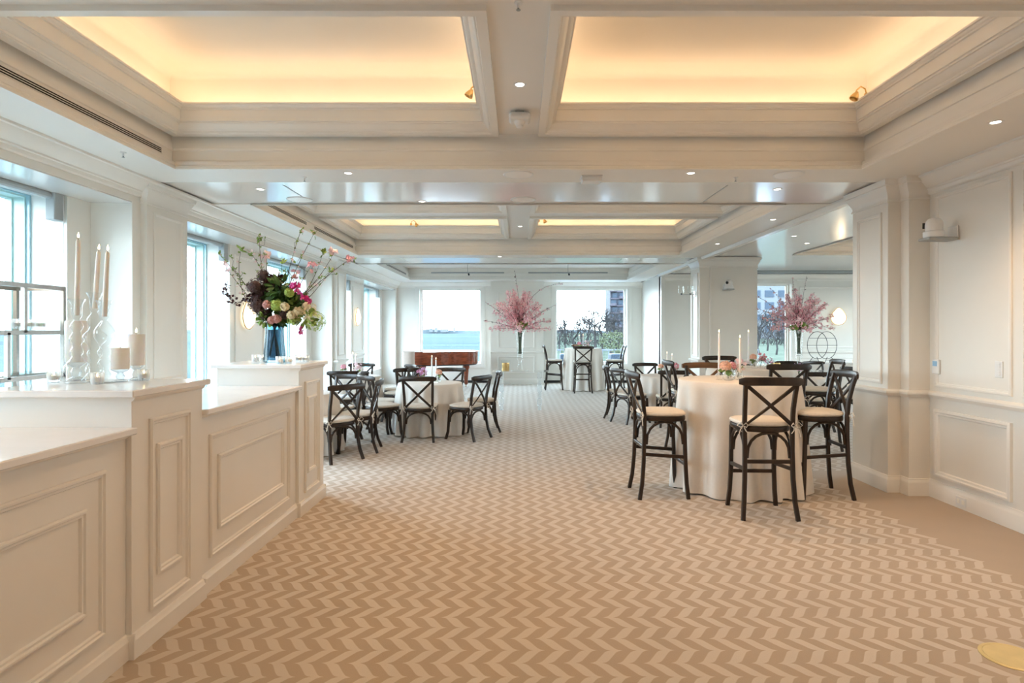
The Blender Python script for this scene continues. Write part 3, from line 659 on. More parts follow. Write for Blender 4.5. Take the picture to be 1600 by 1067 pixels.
bar_unit('bar_pedestal', 2.81, 3.44, 1.23, BX1, 'tall white panelled bar pedestal carrying the candles', (2.94, 3.30, .16, 1.08), (3.0, 3.22, .31, .95))
bar_unit('bar_counter', 3.44, 4.95, 1.06, -1.795, 'low white panelled bar counter between the two tall pedestals', (3.56, 4.80, .185, .90), (3.66, 4.68, .32, .765))
bar_unit('bar_pedestal', 4.95, 5.58, 1.23, BX1, 'tall white panelled bar pedestal under the mixed bouquet', (5.08, 5.44, .16, 1.08), (5.14, 5.36, .31, .95))
TB = 1.23
# glassware and candles
def votive(x, y, z, l, r=.033, h=.06):
    t = thing('votive_candle', l, 'candle', (x, y, z), group='glass votive candles')
    MB().lathe([(r*.8, 0), (r*.86, .003), (r, h), (r*.93, h), (r*.80, .014), (r*.1, .012)], n=16).obj('glass_cup', 'frost', t)
    MB().lathe([(r*.72, .013), (r*.78, h*.6), (r*.1, h*.62)], n=14).obj('wax', 'waxw', t)
    MB().lathe([(.001, h*.62), (.004, h*.62+.006), (.003, h*.62+.012), (.0005, h*.62+.02)], n=8).obj('flame', 'flame', t)
for px, Y, l in ((84, 3.22, 'glass votive candle left of the tall glass candlestick'), (152, 3.12, 'glass votive candle in front of the middle glass candlestick'), (225, 3.36, 'glass votive candle at the right end of the near pedestal')):
    votive((px-810)*Y/960, Y, TB, l)
for px, Y, l in ((399, 5.42, 'glass votive left of the blue vase, outer'), (411, 5.50, 'glass votive left of the blue vase, inner'), (437, 5.08, 'glass votive just right of the blue vase foot'), (451, 5.10, 'second glass votive right of the blue vase foot'), (467, 5.40, 'glass votive at right of the far pedestal, inner'), (478, 5.40, 'glass votive at the right end of the far pedestal')):
    votive((px-810)*Y/960, Y, TB, l)
def flame(mb, x, y, z, s=1):
    s *= .72
    return mb.lathe([(.0008*s, 0), (.006*s, .006*s), (.0075*s, .014*s), (.004*s, .028*s), (.0005*s, .042*s)], c=(x, y, z), n=10)
def candlestick(px, Y, z0, beads, rim_h, cand_h, tilt, l, lc, s=1.0, cr=.0125):
    x = (px-810)*Y/960
    prof = [(.052*s, 0), (.052*s, .006), (.02*s, .012)]; z = .014
    for (r, h) in beads:
        for k in range(1, 8): a = PI*k/8; prof.append((.010*s+(r-.010*s)*math.sin(a)**.8, z+h*k/8))
        z += h
    zc = z
    prof += [(.012*s, z+.004), (.022*s, z+.02), (.024*s, z+.06), (.026*s, z+rim_h*.75), (.040*s, z+rim_h), (.037*s, z+rim_h), (.021*s, z+rim_h*.7), (.016*s, z+.03), (.002*s, z+.024)]
    o = MB().lathe(prof, n=22).obj('glass_candlestick', 'glass', loc=(x, Y, z0), smooth=60); tag(o, l, 'candlestick', 'glass candlesticks')
    t = thing('taper_candle', lc, 'candle', (x, Y, z0+zc+.026), group='taper candles'); t.rotation_euler = (0, tilt, 0)
    MB().lathe([(cr, 0), (cr, .01), (cr*.82, cand_h-.01), (cr*.5, cand_h), (.001, cand_h)], n=12).obj('wax', 'wax', t)
    MB().tube([(0, 0, cand_h), (0, 0, cand_h+.012)], .0012, 5).obj('wick', 'black', t)
    flame(MB(), 0, 0, cand_h+.008, 1).obj('flame', 'flame', t)
candlestick(120, 3.16, TB, [(.058, .12), (.030, .06), (.034, .07), (.030, .06)], .11, .39, .02, 'clear glass bubble candlestick at left with the tallest candle', 'tallest cream taper candle on the near pedestal')
candlestick(148, 3.27, TB, [(.042, .10), (.036, .07), (.058, .10), (.036, .08)], .11, .305, .07, 'clear glass candlestick in the middle with a wide flared bead', 'cream taper leaning slightly right, middle of the three')
candlestick(163, 3.19, TB, [(.030, .055), (.032, .06), (.032, .06), (.048, .13)], .11, .335, .05, 'clear glass candlestick at right with a large teardrop bead', 'cream taper at right of the three on the near pedestal')
def pillar(px, Y, z0, base_h, r, h, l, lh, m='wax', lit=True):
    x = (px-810)*Y/960
    if base_h:
        o = MB().lathe([(r*.85, 0), (r*.9, .006), (r*.35, base_h*.2), (r*.5, base_h*.45), (r*.3, base_h*.7), (r*.95, base_h*.93), (r*1.02, base_h)], n=22).obj('glass_candle_stand', 'crystal', loc=(x, Y, z0)); tag(o, lh, 'candle holder', 'glass pillar stands')
    t = thing('pillar_candle', l, 'candle', (x, Y, z0+base_h), group='pillar candles')
    MB().lathe([(r*.97, 0), (r, .004), (r, h-.004), (r*.96, h), (r*.8, h-.003), (r*.1, h-.006)], n=26).obj('wax', m, t)
    if lit: MB().tube([(0, 0, h-.006), (0, 0, h+.012)], .0014, 5).obj('wick', 'black', t); flame(MB(), 0, 0, h+.008, .9).obj('flame', 'flame', t)
pillar(188, 3.26, TB, .068, .043, .112, 'short cream pillar candle burning on a glass stand', 'low glass stand under the short cream pillar candle')
pillar(213, 3.37, TB, .082, .042, .170, 'tall white pillar candle burning at the pedestal right end', 'footed glass stand under the tall white pillar candle', 'waxw')
pillar(119, 3.36, TB, .100, .052, .225, 'unlit white pillar candle behind the left glass candlestick', 'glass stand under the unlit white pillar candle', 'waxw', False)

# steel étagère behind the bar
t = thing('steel_shelf', 'brushed steel open shelf frame behind the bar', 'shelf', (-2.92, 2.75, 0))
sq = lambda p, q, w=.022: MB().bar([p, q], w, w, (1, 0, 0) if abs(q[0]-p[0]) < .01 else (0, 1, 0)).obj('rail', 'steel', t)
y_e = 3.94-2.75; y_s = 1.2-2.75
for x in (0, -.30):
    for y, z0_, z1_ in ((y_e, 0, 1.76), (y_s, 0, 1.76), (.88, 1.49, 1.76), (.76, 1.22, 1.49)): MB().box(x-.011, x+.011, y-.011, y+.011, z0_, z1_).obj('post', 'steel', t, smooth=0)
    for z in (1.77, 1.49, 1.22): MB().box(x-.011, x+.011, y_s, y_e+.011, z-.013, z+.013).obj('rail', 'steel', t, smooth=0)
for z in (1.506, 1.235, .6): MB().box(-.29, -.01, y_s+.01, y_e-.01, z, z+.008).obj('glass_shelf', 'pane', t, smooth=0)
for z in (1.77, 1.22): MB().box(-.30, 0, y_e-.011, y_e+.011, z-.013, z+.013).obj('rail', 'steel', t, smooth=0)
for k, (x, y, w) in enumerate(((-3.02, 3.70, 'nearest the left'), (-3.02, 3.79, 'in the middle'), (-3.02, 3.88, 'nearest the right post'))): votive(x, y, 1.514, 'small white votive on the steel shelf, ' + w)

# blue vase and mixed bouquet
VY = 5.33; vx = (429-810)*VY/960; VT = TB+.345
o = MB().lathe([(.086, 0), (.094, .008), (.092, .06), (.080, .20), (.074, .345), (.070, .345), (.076, .20), (.086, .05), (.001, .03)], n=28, rfun=lambda t, z: 1+.02*math.cos(6*t)).obj('blue_glass_vase', 'bluegl', loc=(vx, VY, TB)); tag(o, 'tall smoky blue glass vase on the far bar pedestal', 'vase')
bq = thing('mixed_bouquet', 'loose bouquet of green, burgundy and magenta flowers with tall branches', 'flowers', (vx, VY, VT))
def Q(px, py, dy=0):  # photo pixel to bouquet space at the vase distance
    Y = VY+dy; return V(((px-810)*Y/960-vx, dy, 1.5-(py-517)*Y/960-VT))
def curve(p0, p1, bend, n=9):
    p0, p1 = V(p0), V(p1); c = (p0+p1)/2+V(bend)
    return [p0*(1-t)**2+c*2*t*(1-t)+p1*t*t for t in [k/(n-1) for k in range(n)]]
def rnd(s=1): return V((R.gauss(0, s), R.gauss(0, s), R.gauss(0, s)))
tips = [(405, 372, 0, (-.05, 0, .1), 'leaf', 9), (490, 366, .05, (-.02, 0, .04), 'leaf', 9), (504, 396, .08, (.12, 0, -.05), 'leaf', 7), (523, 392, -.05, (.14, 0, .02), 'p1', 6), (546, 405, .02, (.1, 0, .12), 'p2', 6), (516, 424, .1, (.05, 0, -.02), 'leaf', 5),
        (343, 398, .03, (-.02, 0, .08), 'leaf', 5), (353, 418, -.04, (-.02, 0, -.02), 'p1', 5), (376, 392, .05, (-.22, 0, -.12), 'leaf', 6), (392, 396, .0, (.05, 0, .12), 'leaf', 5), (487, 414, .0, (.03, 0, .02), 'p2', 9), (441, 412, .0, (0, 0, 0), 'lime', 7), (463, 428, .06, (0, 0, 0), 'p2', 7), (416, 400, .08, (-.03, 0, 0), 'p1', 7), (470, 360, .1, (0, 0, .1), 'leaf', 3)]
lf = {k: MB() for k in ('leaf', 'p1', 'p2', 'lime')}
for (px, py, dy, bd, mt, nl) in tips:
    e = Q(px, py, dy); pts = curve((R.uniform(-.03, .03), R.uniform(-.03, .03), -.02), e, bd)
    MB().tube(pts, [.0042-.0028*k/8 for k in range(9)], 6).obj('branch', 'twig', bq)
    for k in range(nl):
        d = rnd().normalized(); (lf[mt].leaf(e+rnd(.01), d+V((0, 0, .3)), .045, .020, rnd()) if mt in ('leaf', 'lime') else lf[mt].flower(e+rnd(.02), .024))
    for k in range(3, 9):
        q = pts[k]
        for _ in range(3):
            lf['leaf'].leaf(q, rnd()+V((0, 0, .5)), .022, .010, rnd())
            if R.random() < .35: lf['p1'].flower(q+rnd(.012), .013)
    for _ in range(2):
        k = R.randint(4, 7); q2 = pts[k]+V((R.uniform(-.10, .10), R.uniform(-.05, .05), R.uniform(.03, .1))); MB().tube([pts[k], (pts[k]+q2)/2+rnd(.01), q2], .0014, 5).obj('twig', 'twig', bq)
        for _ in range(4): lf['leaf'].leaf(q2, rnd()+V((0, 0, .5)), .028, .012, rnd())
for k, mb in lf.items(): mb.obj({'leaf': 'branch_leaf', 'p1': 'pale_blossom', 'p2': 'pink_blossom', 'lime': 'lime_leaf'}[k], k, bq, kind='stuff', smooth=0)
def cluster(px, py, dy, r, m, nm, n=90, fr=.012, leafy=False, core=True):
    c = Q(px, py, dy); mb = MB()
    if core: mb.ball(c, r*.72, 10, 6, jit=.12)
    for _ in range(n):
        d = rnd().normalized()
        if leafy: mb.leaf(c+d*r*.5, d+rnd(.4), r*.8, r*.35, rnd())
        else: mb.flower(c+d*r*R.uniform(.75, 1.05), fr, 4, d)
    return mb.obj(nm, m, bq, smooth=0)
for a in ((412, 432, 0, .055, 'rust', 'dark_hydrangea'), (398, 448, -.05, .07, 'rust', 'dark_hydrangea'), (416, 452, .05, .075, 'rust', 'dark_hydrangea'), (402, 478, -.08, .075, 'rust', 'dark_hydrangea'), (415, 492, -.05, .05, 'rust', 'dark_hydrangea'), (446, 490, -.02, .06, 'rust', 'dark_hydrangea')): cluster(*a, n=170, fr=.012)
for a in ((452, 457, -.09, .038, 'lime', 'green_viburnum'), (432, 477, -.12, .050, 'lime', 'green_viburnum'), (465, 488, -.11, .045, 'cream', 'cream_bloom'), (445, 479, -.14, .034, 'cream', 'cream_bloom'), (455, 492, -.14, .034, 'cream', 'cream_bloom'), (458, 500, -.08, .045, 'lime', 'green_viburnum'), (432, 498, -.12, .035, 'rose', 'rose_bloom'), (417, 476, -.13, .034, 'rose', 'rose_bloom'), (424, 500, -.12, .03, 'rose', 'rose_bloom'), (478, 478, -.02, .03, 'cream', 'cream_bloom')): cluster(*a, n=100, fr=.014)
for a in ((438, 450, -.02, .11, 'dleaf', 'foliage'), (446, 470, .04, .12, 'dleaf', 'foliage'), (430, 488, .0, .12, 'dleaf', 'foliage'), (478, 497, -.05, .09, 'leaf', 'foliage'), (415, 498, -.08, .07, 'leaf', 'foliage'), (464, 480, 0, .09, 'leaf', 'foliage')): cluster(*a, n=40, leafy=True, core=False)
for a in ((440, 462, .03, .10, 'dleaf', 'foliage'), (424, 470, .03, .10, 'dleaf', 'foliage'), (452, 478, .03, .11, 'dleaf', 'foliage'), (438, 496, .0, .08, 'dleaf', 'foliage'), (428, 440, .02, .08, 'burg', 'burgundy_foliage'), (404, 462, .02, .09, 'burg', 'burgundy_foliage'), (468, 470, .03, .08, 'dleaf', 'foliage')): cluster(*a, n=60, leafy=True)
for a in ((482, 490, 0, .10, 'cream', 'cream_filler'), (492, 502, -.04, .085, 'lime', 'green_filler')): cluster(*a, n=110, fr=.014, core=False)['kind'] = 'stuff'
mb = MB()
for px, py in ((460, 443), (467, 446), (463, 452), (468, 458), (473, 463), (479, 467), (484, 470), (456, 447), (471, 520), (470, 513)):
    for _ in range(3): mb.flower(Q(px+R.uniform(-2, 2), py+R.uniform(-2, 2), -.12+R.uniform(-.02, .02)), .028, 5)
mb.obj('magenta_orchid', 'mag', bq, smooth=0, kind='stuff')
pts = [Q(400, 470, -.05), Q(384, 468, -.06), Q(370, 474, -.06), Q(358, 466, -.06), Q(352, 452, -.06), Q(355, 443, -.06)]
MB().tube(pts, .003, 5).obj('trailing_stem', 'twig', bq); mb = MB()
for i in range(len(pts)-1):
    for _ in range(14): q = pts[i].lerp(pts[i+1], R.random())+rnd(.012); mb.leaf(q, rnd(), .028, .022, rnd())
mb.obj('burgundy_leaf', 'burg', bq, kind='stuff', smooth=0)
for k in range(9):
    a = R.uniform(0, 6.28); MB().tube([(.03*math.cos(a), .03*math.sin(a), .05), (-.045*math.cos(a), -.045*math.sin(a), -.29)], .005, 6).obj('stem', 'stem', bq)

# ================================================================== CHAIRS
def make_chair(name, label, cat, stool, group, brown=False):
    t = thing(name, label, cat, group=group)
    SH = .735 if stool else .445; TH = 1.12 if stool else .875
    w = 'wood'; top_m = 'woodb' if brown else 'wood'  # brown version has light painted into its rail and cross braces
    # seat: rounded trapezoid
    def outline(sc, n=28):
        o = []
        for k in range(n):
            a = 2*PI*k/n; ca, sa = math.cos(a), math.sin(a); e = .62
            x = math.copysign(abs(ca)**e, ca)*.215; y = math.copysign(abs(sa)**e, sa)*.205
            x *= 1+.07*(y/.205); o.append((x*sc, y*sc))
        return o
    def slab(rings, m, nm, parent):
        mb = MB(); vs = []; n = 28
        for sc, z in rings: vs += [(x, y, z) for x, y in outline(sc)]
        fs = [tuple(range(n-1, -1, -1)), tuple(range((len(rings)-1)*n, len(rings)*n))]
        for i in range(len(rings)-1):
            for k in range(n): fs.append((i*n+k, i*n+(k+1) % n, (i+1)*n+(k+1) % n, (i+1)*n+k))
        return mb.add(vs, fs).obj(nm, m, parent)
    slab([(.93, SH-.045), (.98, SH-.04), (1.0, SH-.03), (1.0, SH-.008), (.98, SH), (.90, SH)], w, 'seat', t)
    cu = slab([(.93, SH+.001), (1.0, SH+.010), (1.02, SH+.022), (.98, SH+.036), (.85, SH+.044), (.4, SH+.048)], 'cush', 'cushion', t)
    for s in (-1, 1):
        p = V((s*.20, -.20, SH+.012)); mb = MB()
        for (dx, dz) in ((.055, .02), (-.03, .012)):
            mb.tube([p, p+V((s*dx*.5, -.02, dz+.012)), p+V((s*dx, -.02, dz*.2)), p+V((s*dx*.5, -.025, -.012)), p], .005, 6, flat=.6)
        mb.tube([p, p+V((s*.03, -.02, -.03)), p+V((s*.045, -.02, -.085))], .004, 5); mb.tube([p, p+V((-s*.01, -.02, -.035)), p+V((-s*.03, -.022, -.06))], .004, 5)
        mb.obj('tie_bow', 'cush', cu)
    zb = SH-.03
    for s in (-1, 1):
        # rear leg running up as the back post
        if stool: lp = [(s*.215, -.240, 0), (s*.200, -.215, .14), (s*.190, -.20, .32), (s*.186, -.192, .55), (s*.188, -.19, SH), (s*.190, -.205, SH+.15), (s*.196, -.235, SH+.28), (s*.20, -.262, TH-.02)]
        else: lp = [(s*.215, -.27, 0), (s*.198, -.225, .12), (s*.188, -.198, .26), (s*.186, -.19, SH), (s*.19, -.205, SH+.16), (s*.196, -.238, SH+.30), (s*.20, -.262, TH-.02)]
        MB().bar(lp, .033, .033, (1, 0, 0)).obj('rear_leg', w, t)
        fp = [(s*.205, .200 if stool else .215, 0), (s*.190, .188, .14 if stool else .10), (s*.182, .180, .32 if stool else .25), (s*.180, .17, SH-.04)]
        MB().bar(fp, .033, .033, (1, 0, 0)).obj('front_leg', w, t)
    # curved top rail
    n = 13; rp = []
    for k in range(n):
        u = -1+2*k/(n-1); rp.append((u*.25, -.262-.055*(1-u*u)+.012, TH-.020+.006*(1-u*u)))
    mb = MB(); P = [V(p) for p in rp]; vs = []
    for i, p in enumerate(P):
        u = abs(-1+2*i/(n-1)); hh = .033*(1 if u < .93 else .62); tt = .015*(1 if u < .93 else .6)
        d = (P[min(i+1, n-1)]-P[max(i-1, 0)]).normalized(); nn = V((-d.y, d.x, 0))
        for (a, b) in ((-1, -.6), (-.6, -1), (.6, -1), (1, -.6), (1, .6), (.6, 1), (-.6, 1), (-1, .6)): vs.append(p+nn*tt*a+EZ*hh*b)
    fs = [(i*8+k, i*8+(k+1) % 8, (i+1)*8+(k+1) % 8, (i+1)*8+k) for i in range(n-1) for k in range(8)]+[tuple(range(7, -1, -1)), tuple(range((n-1)*8, n*8))]
    mb.add(vs, fs).obj('top_rail', top_m, t, label='top rail coloured as lit brown wood' if brown else None)
    # X back
    for s in (-1, 1):
        a = V((s*.190, -.258, TH-.05)); b = V((-s*.178, -.198, SH+.02)); c = (a+b)/2+V((0, -.030+s*.006, 0))
        pts = [a*(1-u)**2+c*2*u*(1-u)+b*u*u for u in [k/8 for k in range(9)]]
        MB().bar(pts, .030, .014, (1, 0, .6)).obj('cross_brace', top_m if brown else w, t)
    # bentwood arches under the seat
    def arch(p, q, drop, inn):
        p, q = V(p), V(q); m = (p+q)/2
        pts = []
        for k in range(11):
            a = PI*k/10; u = (1-math.cos(a))/2; z = drop*(1-math.sin(a)**.75)
            pts.append(p.lerp(q, .05+.9*u)+V((0, 0, -z-.048)))
        MB().tube(pts, .0125, 7).obj('arch_brace', w, t)
    dz = .20 if stool else .155; z = SH
    arch((-.186, -.19, z), (.186, -.19, z), dz, 0); arch((-.182, .175, z), (.182, .175, z), dz, 0)
    for s in (-1, 1): arch((s*.184, -.19, z), (s*.184, .175, z), dz, 0)
    if stool:
        def st(p, q, nm): MB().bar([p, q], .030, .020, (0, 0, 1)).obj(nm, w, t)
        st((-.185, .186, .30), (.185, .186, .30), 'footrest'); st((-.188, -.198, .46), (.188, -.198, .46), 'stretcher')
        for s in (-1, 1): st((s*.188, -.198, .40), (s*.184, .184, .37), 'stretcher')
    return t
STG, CHG = 'cross back bar stools', 'cross back dining chairs'
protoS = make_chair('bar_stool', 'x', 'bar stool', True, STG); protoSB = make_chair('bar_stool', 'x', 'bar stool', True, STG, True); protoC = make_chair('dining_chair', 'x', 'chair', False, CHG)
used = {}
def seat(proto, x, y, facing_deg, label):
    rz = math.radians(facing_deg-90)      # facing_deg: direction the sitter looks, 0 = +X
    if id(proto) not in used:
        used[id(proto)] = 1; proto.location = (x, y, 0); proto.rotation_euler = (0, 0, rz); proto['label'] = label; return proto
    return copy_thing(proto, label, (x, y, 0), rz)
def D(cx, cy, ang, r, proto, label, dr=0):
    a = math.radians(ang); return seat(proto, cx+r*math.cos(a), cy+r*math.sin(a), ang+180+dr, label)
# ---- tables
def cloth_mesh(Rr, h, seed, nf=13, flare=.085):
    rg = random.Random(seed); n = 168; rows = 15; ph = [rg.uniform(0, 6.28) for _ in range(4)]
    vs = []; rr = [0.0001, .5, .9, .985, 1.0]
    for q in rr:
        for k in range(n):
            a = 2*PI*k/n; vs.append((Rr*q*math.cos(a), Rr*q*math.sin(a), h if q < .99 else h-.006))
    for j in range(1, rows+1):
        t = j/rows
        for k in range(n):
            a = 2*PI*k/n
            f = math.sin(nf*a+ph[0]+.9*math.sin(2*a+ph[1]))*.62+math.sin((nf+5)*a+ph[2])*.22+math.sin(3*a+ph[3])*.25
            f = math.copysign(abs(f)**.8, f)
            r = Rr+.006+flare*t**1.15*.85+(.012+.050*t**.7)*(f-.22)*min(1, t*6)
            z = (h-.008)*(1-t)+.006+.006*(1-math.cos(a*5+ph[1]))*t
            vs.append((r*math.cos(a), r*math.sin(a), z))
    fs = [tuple(range(n-1, -1, -1))]; m = len(rr)+rows
    for i in range(m-1):
        for k in range(n): fs.append((i*n+k, i*n+(k+1) % n, (i+1)*n+(k+1) % n, (i+1)*n+k))
    return MB().add(vs, fs)
def table(name, x, y, r, h, label, clabel, seed, nf=13):
    t = thing(name, label, 'table', (x, y, 0), group='round tables under cloths')
    MB().lathe([(r-.02, h-.035), (r-.012, h-.03), (r-.012, h-.010), (r-.02, h-.006)], n=48).obj('tabletop', 'wood', t)
    MB().lathe([(.03, .03), (.03, h-.036)], n=14).obj('column', 'black', t)
    for k in range(4): a = k*PI/2+.4; MB().bar([(.02*math.cos(a), .02*math.sin(a), .05), ((r-.1)*math.cos(a), (r-.1)*math.sin(a), .015)], .03, .03, (0, 0, 1)).obj('foot', 'black', t)
    o = cloth_mesh(r, h, seed, nf).obj('tablecloth', 'cloth', loc=(x, y, 0), smooth=60); tag(o, clabel, 'tablecloth', 'floor length ivory tablecloths')
T1 = (2.13, 5.97, .56, 1.03); T2 = (2.97, 7.85, .54, 1.03); T3 = (1.66, 15.75, .47, 1.06)
table('cocktail_table', *T1, 'tall round cocktail table nearest the right pier', 'ivory floor length cloth on the nearest tall table', 3, 14)
table('cocktail_table', *T2, 'tall round cocktail table behind the nearest one', 'ivory cloth on the second tall table', 4, 13)
table('cocktail_table', *T3, 'tall round cocktail table before the far right window', 'white pleated cloth on the tall table by the far window', 5, 15)
L1 = (-1.31, 9.12, .47, .735); L2 = (-2.85, 10.45, .5, .735); L3 = (-2.72, 7.62, .46, .735); R1 = (2.56, 10.62, .47, .735); R2 = (4.5, 10.2, .55, .735)
table('dining_table', *L1, 'low round dining table in the open floor left of middle', 'ivory cloth on the low table left of middle', 11)
table('dining_table', *L2, 'low round dining table by the window wall', 'ivory cloth on the low table by the window wall', 12)
table('dining_table', *L3, 'low round dining table just behind the bar end', 'ivory cloth on the low table behind the bar end', 13)
table('dining_table', *R1, 'low round dining table behind the left bar stool', 'ivory cloth on the low table behind the left bar stool', 14)
table('dining_table', *R2, 'low round dining table in the side passage', 'ivory cloth on the low table in the side passage', 15)
# ---- stools
seat(protoS, 2.0, 5.09, 88, 'dark bar stool seen from behind, nearest the viewer')
seat(protoS, 1.31, 5.68, 2, 'dark bar stool at the left of the nearest tall table')
seat(protoS, 2.74, 5.66, 178, 'dark bar stool at the right of the nearest tall table by the pier')
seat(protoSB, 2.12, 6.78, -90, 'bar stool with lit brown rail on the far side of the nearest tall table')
seat(protoS, 2.97, 7.02, 92, 'bar stool with its back to the viewer before the second tall table')
seat(protoS, 2.14, 7.72, 0, 'bar stool at the left of the second tall table')
seat(protoS, 2.93, 8.70, -90, 'bar stool on the far side of the second tall table, behind the candles')
seat(protoS, 3.82, 7.88, 172, 'bar stool at the right of the second tall table')
seat(protoS, 1.56, 14.98, 90, 'bar stool with its back to the viewer at the far window table')
seat(protoS, .92, 15.75, 0, 'bar stool at the left of the far window table')
seat(protoS, 2.43, 15.6, 180, 'bar stool at the right of the far window table')
seat(protoSB, 1.70, 16.52, -90, 'lit brown railed bar stool behind the far window table')
# ---- dining chairs
cx, cy = L1[:2]
seat(protoC, -1.35, 8.50, 90, 'dining chair with its back to the viewer at the open floor table')
seat(protoC, -.72, 8.60, 150, 'dining chair at the front right of the open floor table')
seat(protoC, -.56, 9.25, 187, 'dining chair at the rear right of the open floor table')
D(cx, cy, 78, .80, protoC, 'dining chair on the far side of the open floor table toward the piano', 5)
D(cx, cy, 118, .80, protoC, 'dining chair at the rear left of the open floor table')
D(cx, cy, 178, .74, protoC, 'dining chair at the left of the open floor table')
D(cx, cy, 222, .80, protoC, 'dining chair at the front left of the open floor table', 0)
cx, cy = L3[:2]
seat(protoC, -2.16, 7.20, 140, 'nearest dining chair beside the bar end, seen from behind')
seat(protoC, -2.02, 7.72, 186, 'dining chair at the right side of the table behind the bar')
D(cx, cy, 70, .76, protoC, 'dining chair at the rear right of the table behind the bar')
D(cx, cy, 110, .76, protoC, 'dining chair at the rear of the table behind the bar')
cx, cy = L2[:2]
D(cx, cy, 280, .85, protoC, 'dining chair with its back to the viewer at the window wall table')
D(cx, cy, 350, .85, protoC, 'dining chair at the right of the window wall table')
D(cx, cy, 35, .85, protoC, 'dining chair at the rear right of the window wall table')
D(cx, cy, 95, .85, protoC, 'dining chair on the far side of the window wall table')
D(cx, cy, 165, .8, protoC, 'dining chair on the window side of the window wall table')
cx, cy = R1[:2]
seat(protoC, 2.42, 9.76, 88, 'dining chair with its back to the viewer behind the left bar stool')
seat(protoC, 1.86, 10.10, 28, 'dining chair at the front left of the table behind the left bar stool')
seat(protoC, 1.78, 10.68, -14, 'dining chair at the rear left of the table behind the left bar stool')
D(cx, cy, 98, .82, protoC, 'dining chair on the far side of the table behind the left bar stool')
D(cx, cy, 20, .82, protoC, 'dining chair at the right of the table behind the left bar stool')
cx, cy = R2[:2]
D(cx, cy, 268, .85, protoC, 'dining chair with its back to the viewer in the side passage')
D(cx, cy, 325, .85, protoC, 'dining chair at the front right of the side passage table')
D(cx, cy, 10, .88, protoC, 'dining chair at the right of the side passage table')
D(cx, cy, 60, .85, protoC, 'dining chair at the rear right of the side passage table')
D(cx, cy, 110, .85, protoC, 'dining chair at the rear left of the side passage table')
seat(protoC, 5.35, 12.15, -110, 'dining chair standing before the buffet in the side room')
seat(protoC, 5.95, 12.05, -80, 'second dining chair standing before the buffet in the side room')

# ================================================================== TABLE DECOR
def bud_vase(x, y, z, kind, l, s=1.0, lean=(0, 0), hgt=.14):
    v = thing('bud_vase', 'small clear glass bud vase ' + l, 'vase', (x, y, z), group='glass bud vases')
    MB().lathe([(.026*s, 0), (.036*s, .012*s), (.040*s, .04*s), (.030*s, .07*s), (.016*s, .09*s), (.016*s, .11*s), (.022*s, .12*s), (.020*s, .12*s), (.012*s, .105*s), (.030*s, .05*s), (.001, .008)], n=18).obj('glass_body', 'glass', v, smooth=60)
    f = thing('cut_flower', {'peach': 'peach garden rose', 'p2': 'pink ruffled bloom', 'orch': 'mauve orchid spray', 'p1': 'pale pink orchid spray', 'p3': 'deep pink spray'}[kind] + ' ' + l.replace('with a ', 'beside the ').split(' on the ')[1].join(("on the ", '')) + ((', ' + l.split(' on the ')[0]) if l.startswith('at ') else ''), 'flower', (x, y, z), group='small table flowers')
    e = V((lean[0], lean[1], hgt*s+.03)); MB().tube(curve((0, 0, .02), e, (0, 0, .01), 6), .0028, 6).obj('stem', 'stem', f)
    mb = MB()
    if kind in ('peach', 'p2'):
        mb.ball(e, .026*s, 12, 7, (1, 1, .8), .05)
        for k in range(46): d = rnd(); d.z = abs(d.z)*.7-.2; d.normalize(); mb.flower(e+d*.024*s, .024*s, 5, d)
    else:
        for k in range(26): mb.flower(e+V((R.gauss(0, .028), R.gauss(0, .02), R.uniform(-.04, .05)))*s, .020*s, 5)
    mb.obj('bloom', kind, f, smooth=0)
    g = MB()
    for _ in range(7): g.leaf(e+V((0, 0, -.04)), rnd()+V((0, 0, -.1)), .05*s, .024*s, rnd())
    g.obj('leaf_cluster', 'leaf', f, smooth=0)
def small_stick(x, y, z, l, h=.26, hs=.09, s=.8):
    o = MB().lathe([(.040*s, 0), (.040*s, .004), (.015*s, .012)]+[(.012*s+.030*s*math.sin(PI*k/6), .014+.05*k/6) for k in range(1, 6)]+[(.012*s, .068), (.016*s, hs-.012), (.028*s, hs), (.024*s, hs), (.010*s, hs-.02), (.001, hs-.022)], n=18).obj('glass_candlestick', 'glass', loc=(x, y, z), smooth=60); tag(o, 'small clear glass candlestick ' + l, 'candlestick', 'glass candlesticks')
    t = thing('taper_candle', 'white taper candle ' + l, 'candle', (x, y, z+hs-.020), group='taper candles')
    MB().lathe([(.0115, 0), (.0115, .01), (.0095, h-.008), (.005, h), (.001, h)], n=10).obj('wax', 'waxw', t); MB().tube([(0, 0, h), (0, 0, h+.01)], .001, 5).obj('wick', 'black', t)
    flame(MB(), 0, 0, h+.006, .9).obj('flame', 'flame', t)
X, Y, Rr, h = T1; z = h+.001
small_stick(X-.19, Y-.03, z, 'at the left of the nearest tall table', .38)
small_stick(X-.02, Y-.12, z, 'in the middle of the nearest tall table', .33)
bud_vase(X-.13, Y-.12, z, 'peach', 'with a peach rose on the nearest tall table', 1.45, (-.03, 0), .07)
bud_vase(X-.06, Y+.02, z, 'p2', 'with a pink bloom on the nearest tall table', 1.2, (.01, 0), .08)
bud_vase(X+.00, Y-.0, z, 'p1', 'with a pale spray on the nearest tall table', 1.1, (.03, 0), .10)
X, Y, Rr, h = T2; z = h+.001
small_stick(X-.05, Y-.05, z, 'on the second tall table', .38)
bud_vase(X-.01, Y-.15, z, 'peach', 'with a peach rose on the second tall table', 1.1, (-.02, 0), .10)
bud_vase(X+.09, Y-.08, z, 'p3', 'with a deep pink spray on the second tall table', 1.1, (.03, 0), .09)
bud_vase(X+.12, Y-.2, z, 'orch', 'with a mauve spray on the second tall table', .9, (.04, 0), .06)
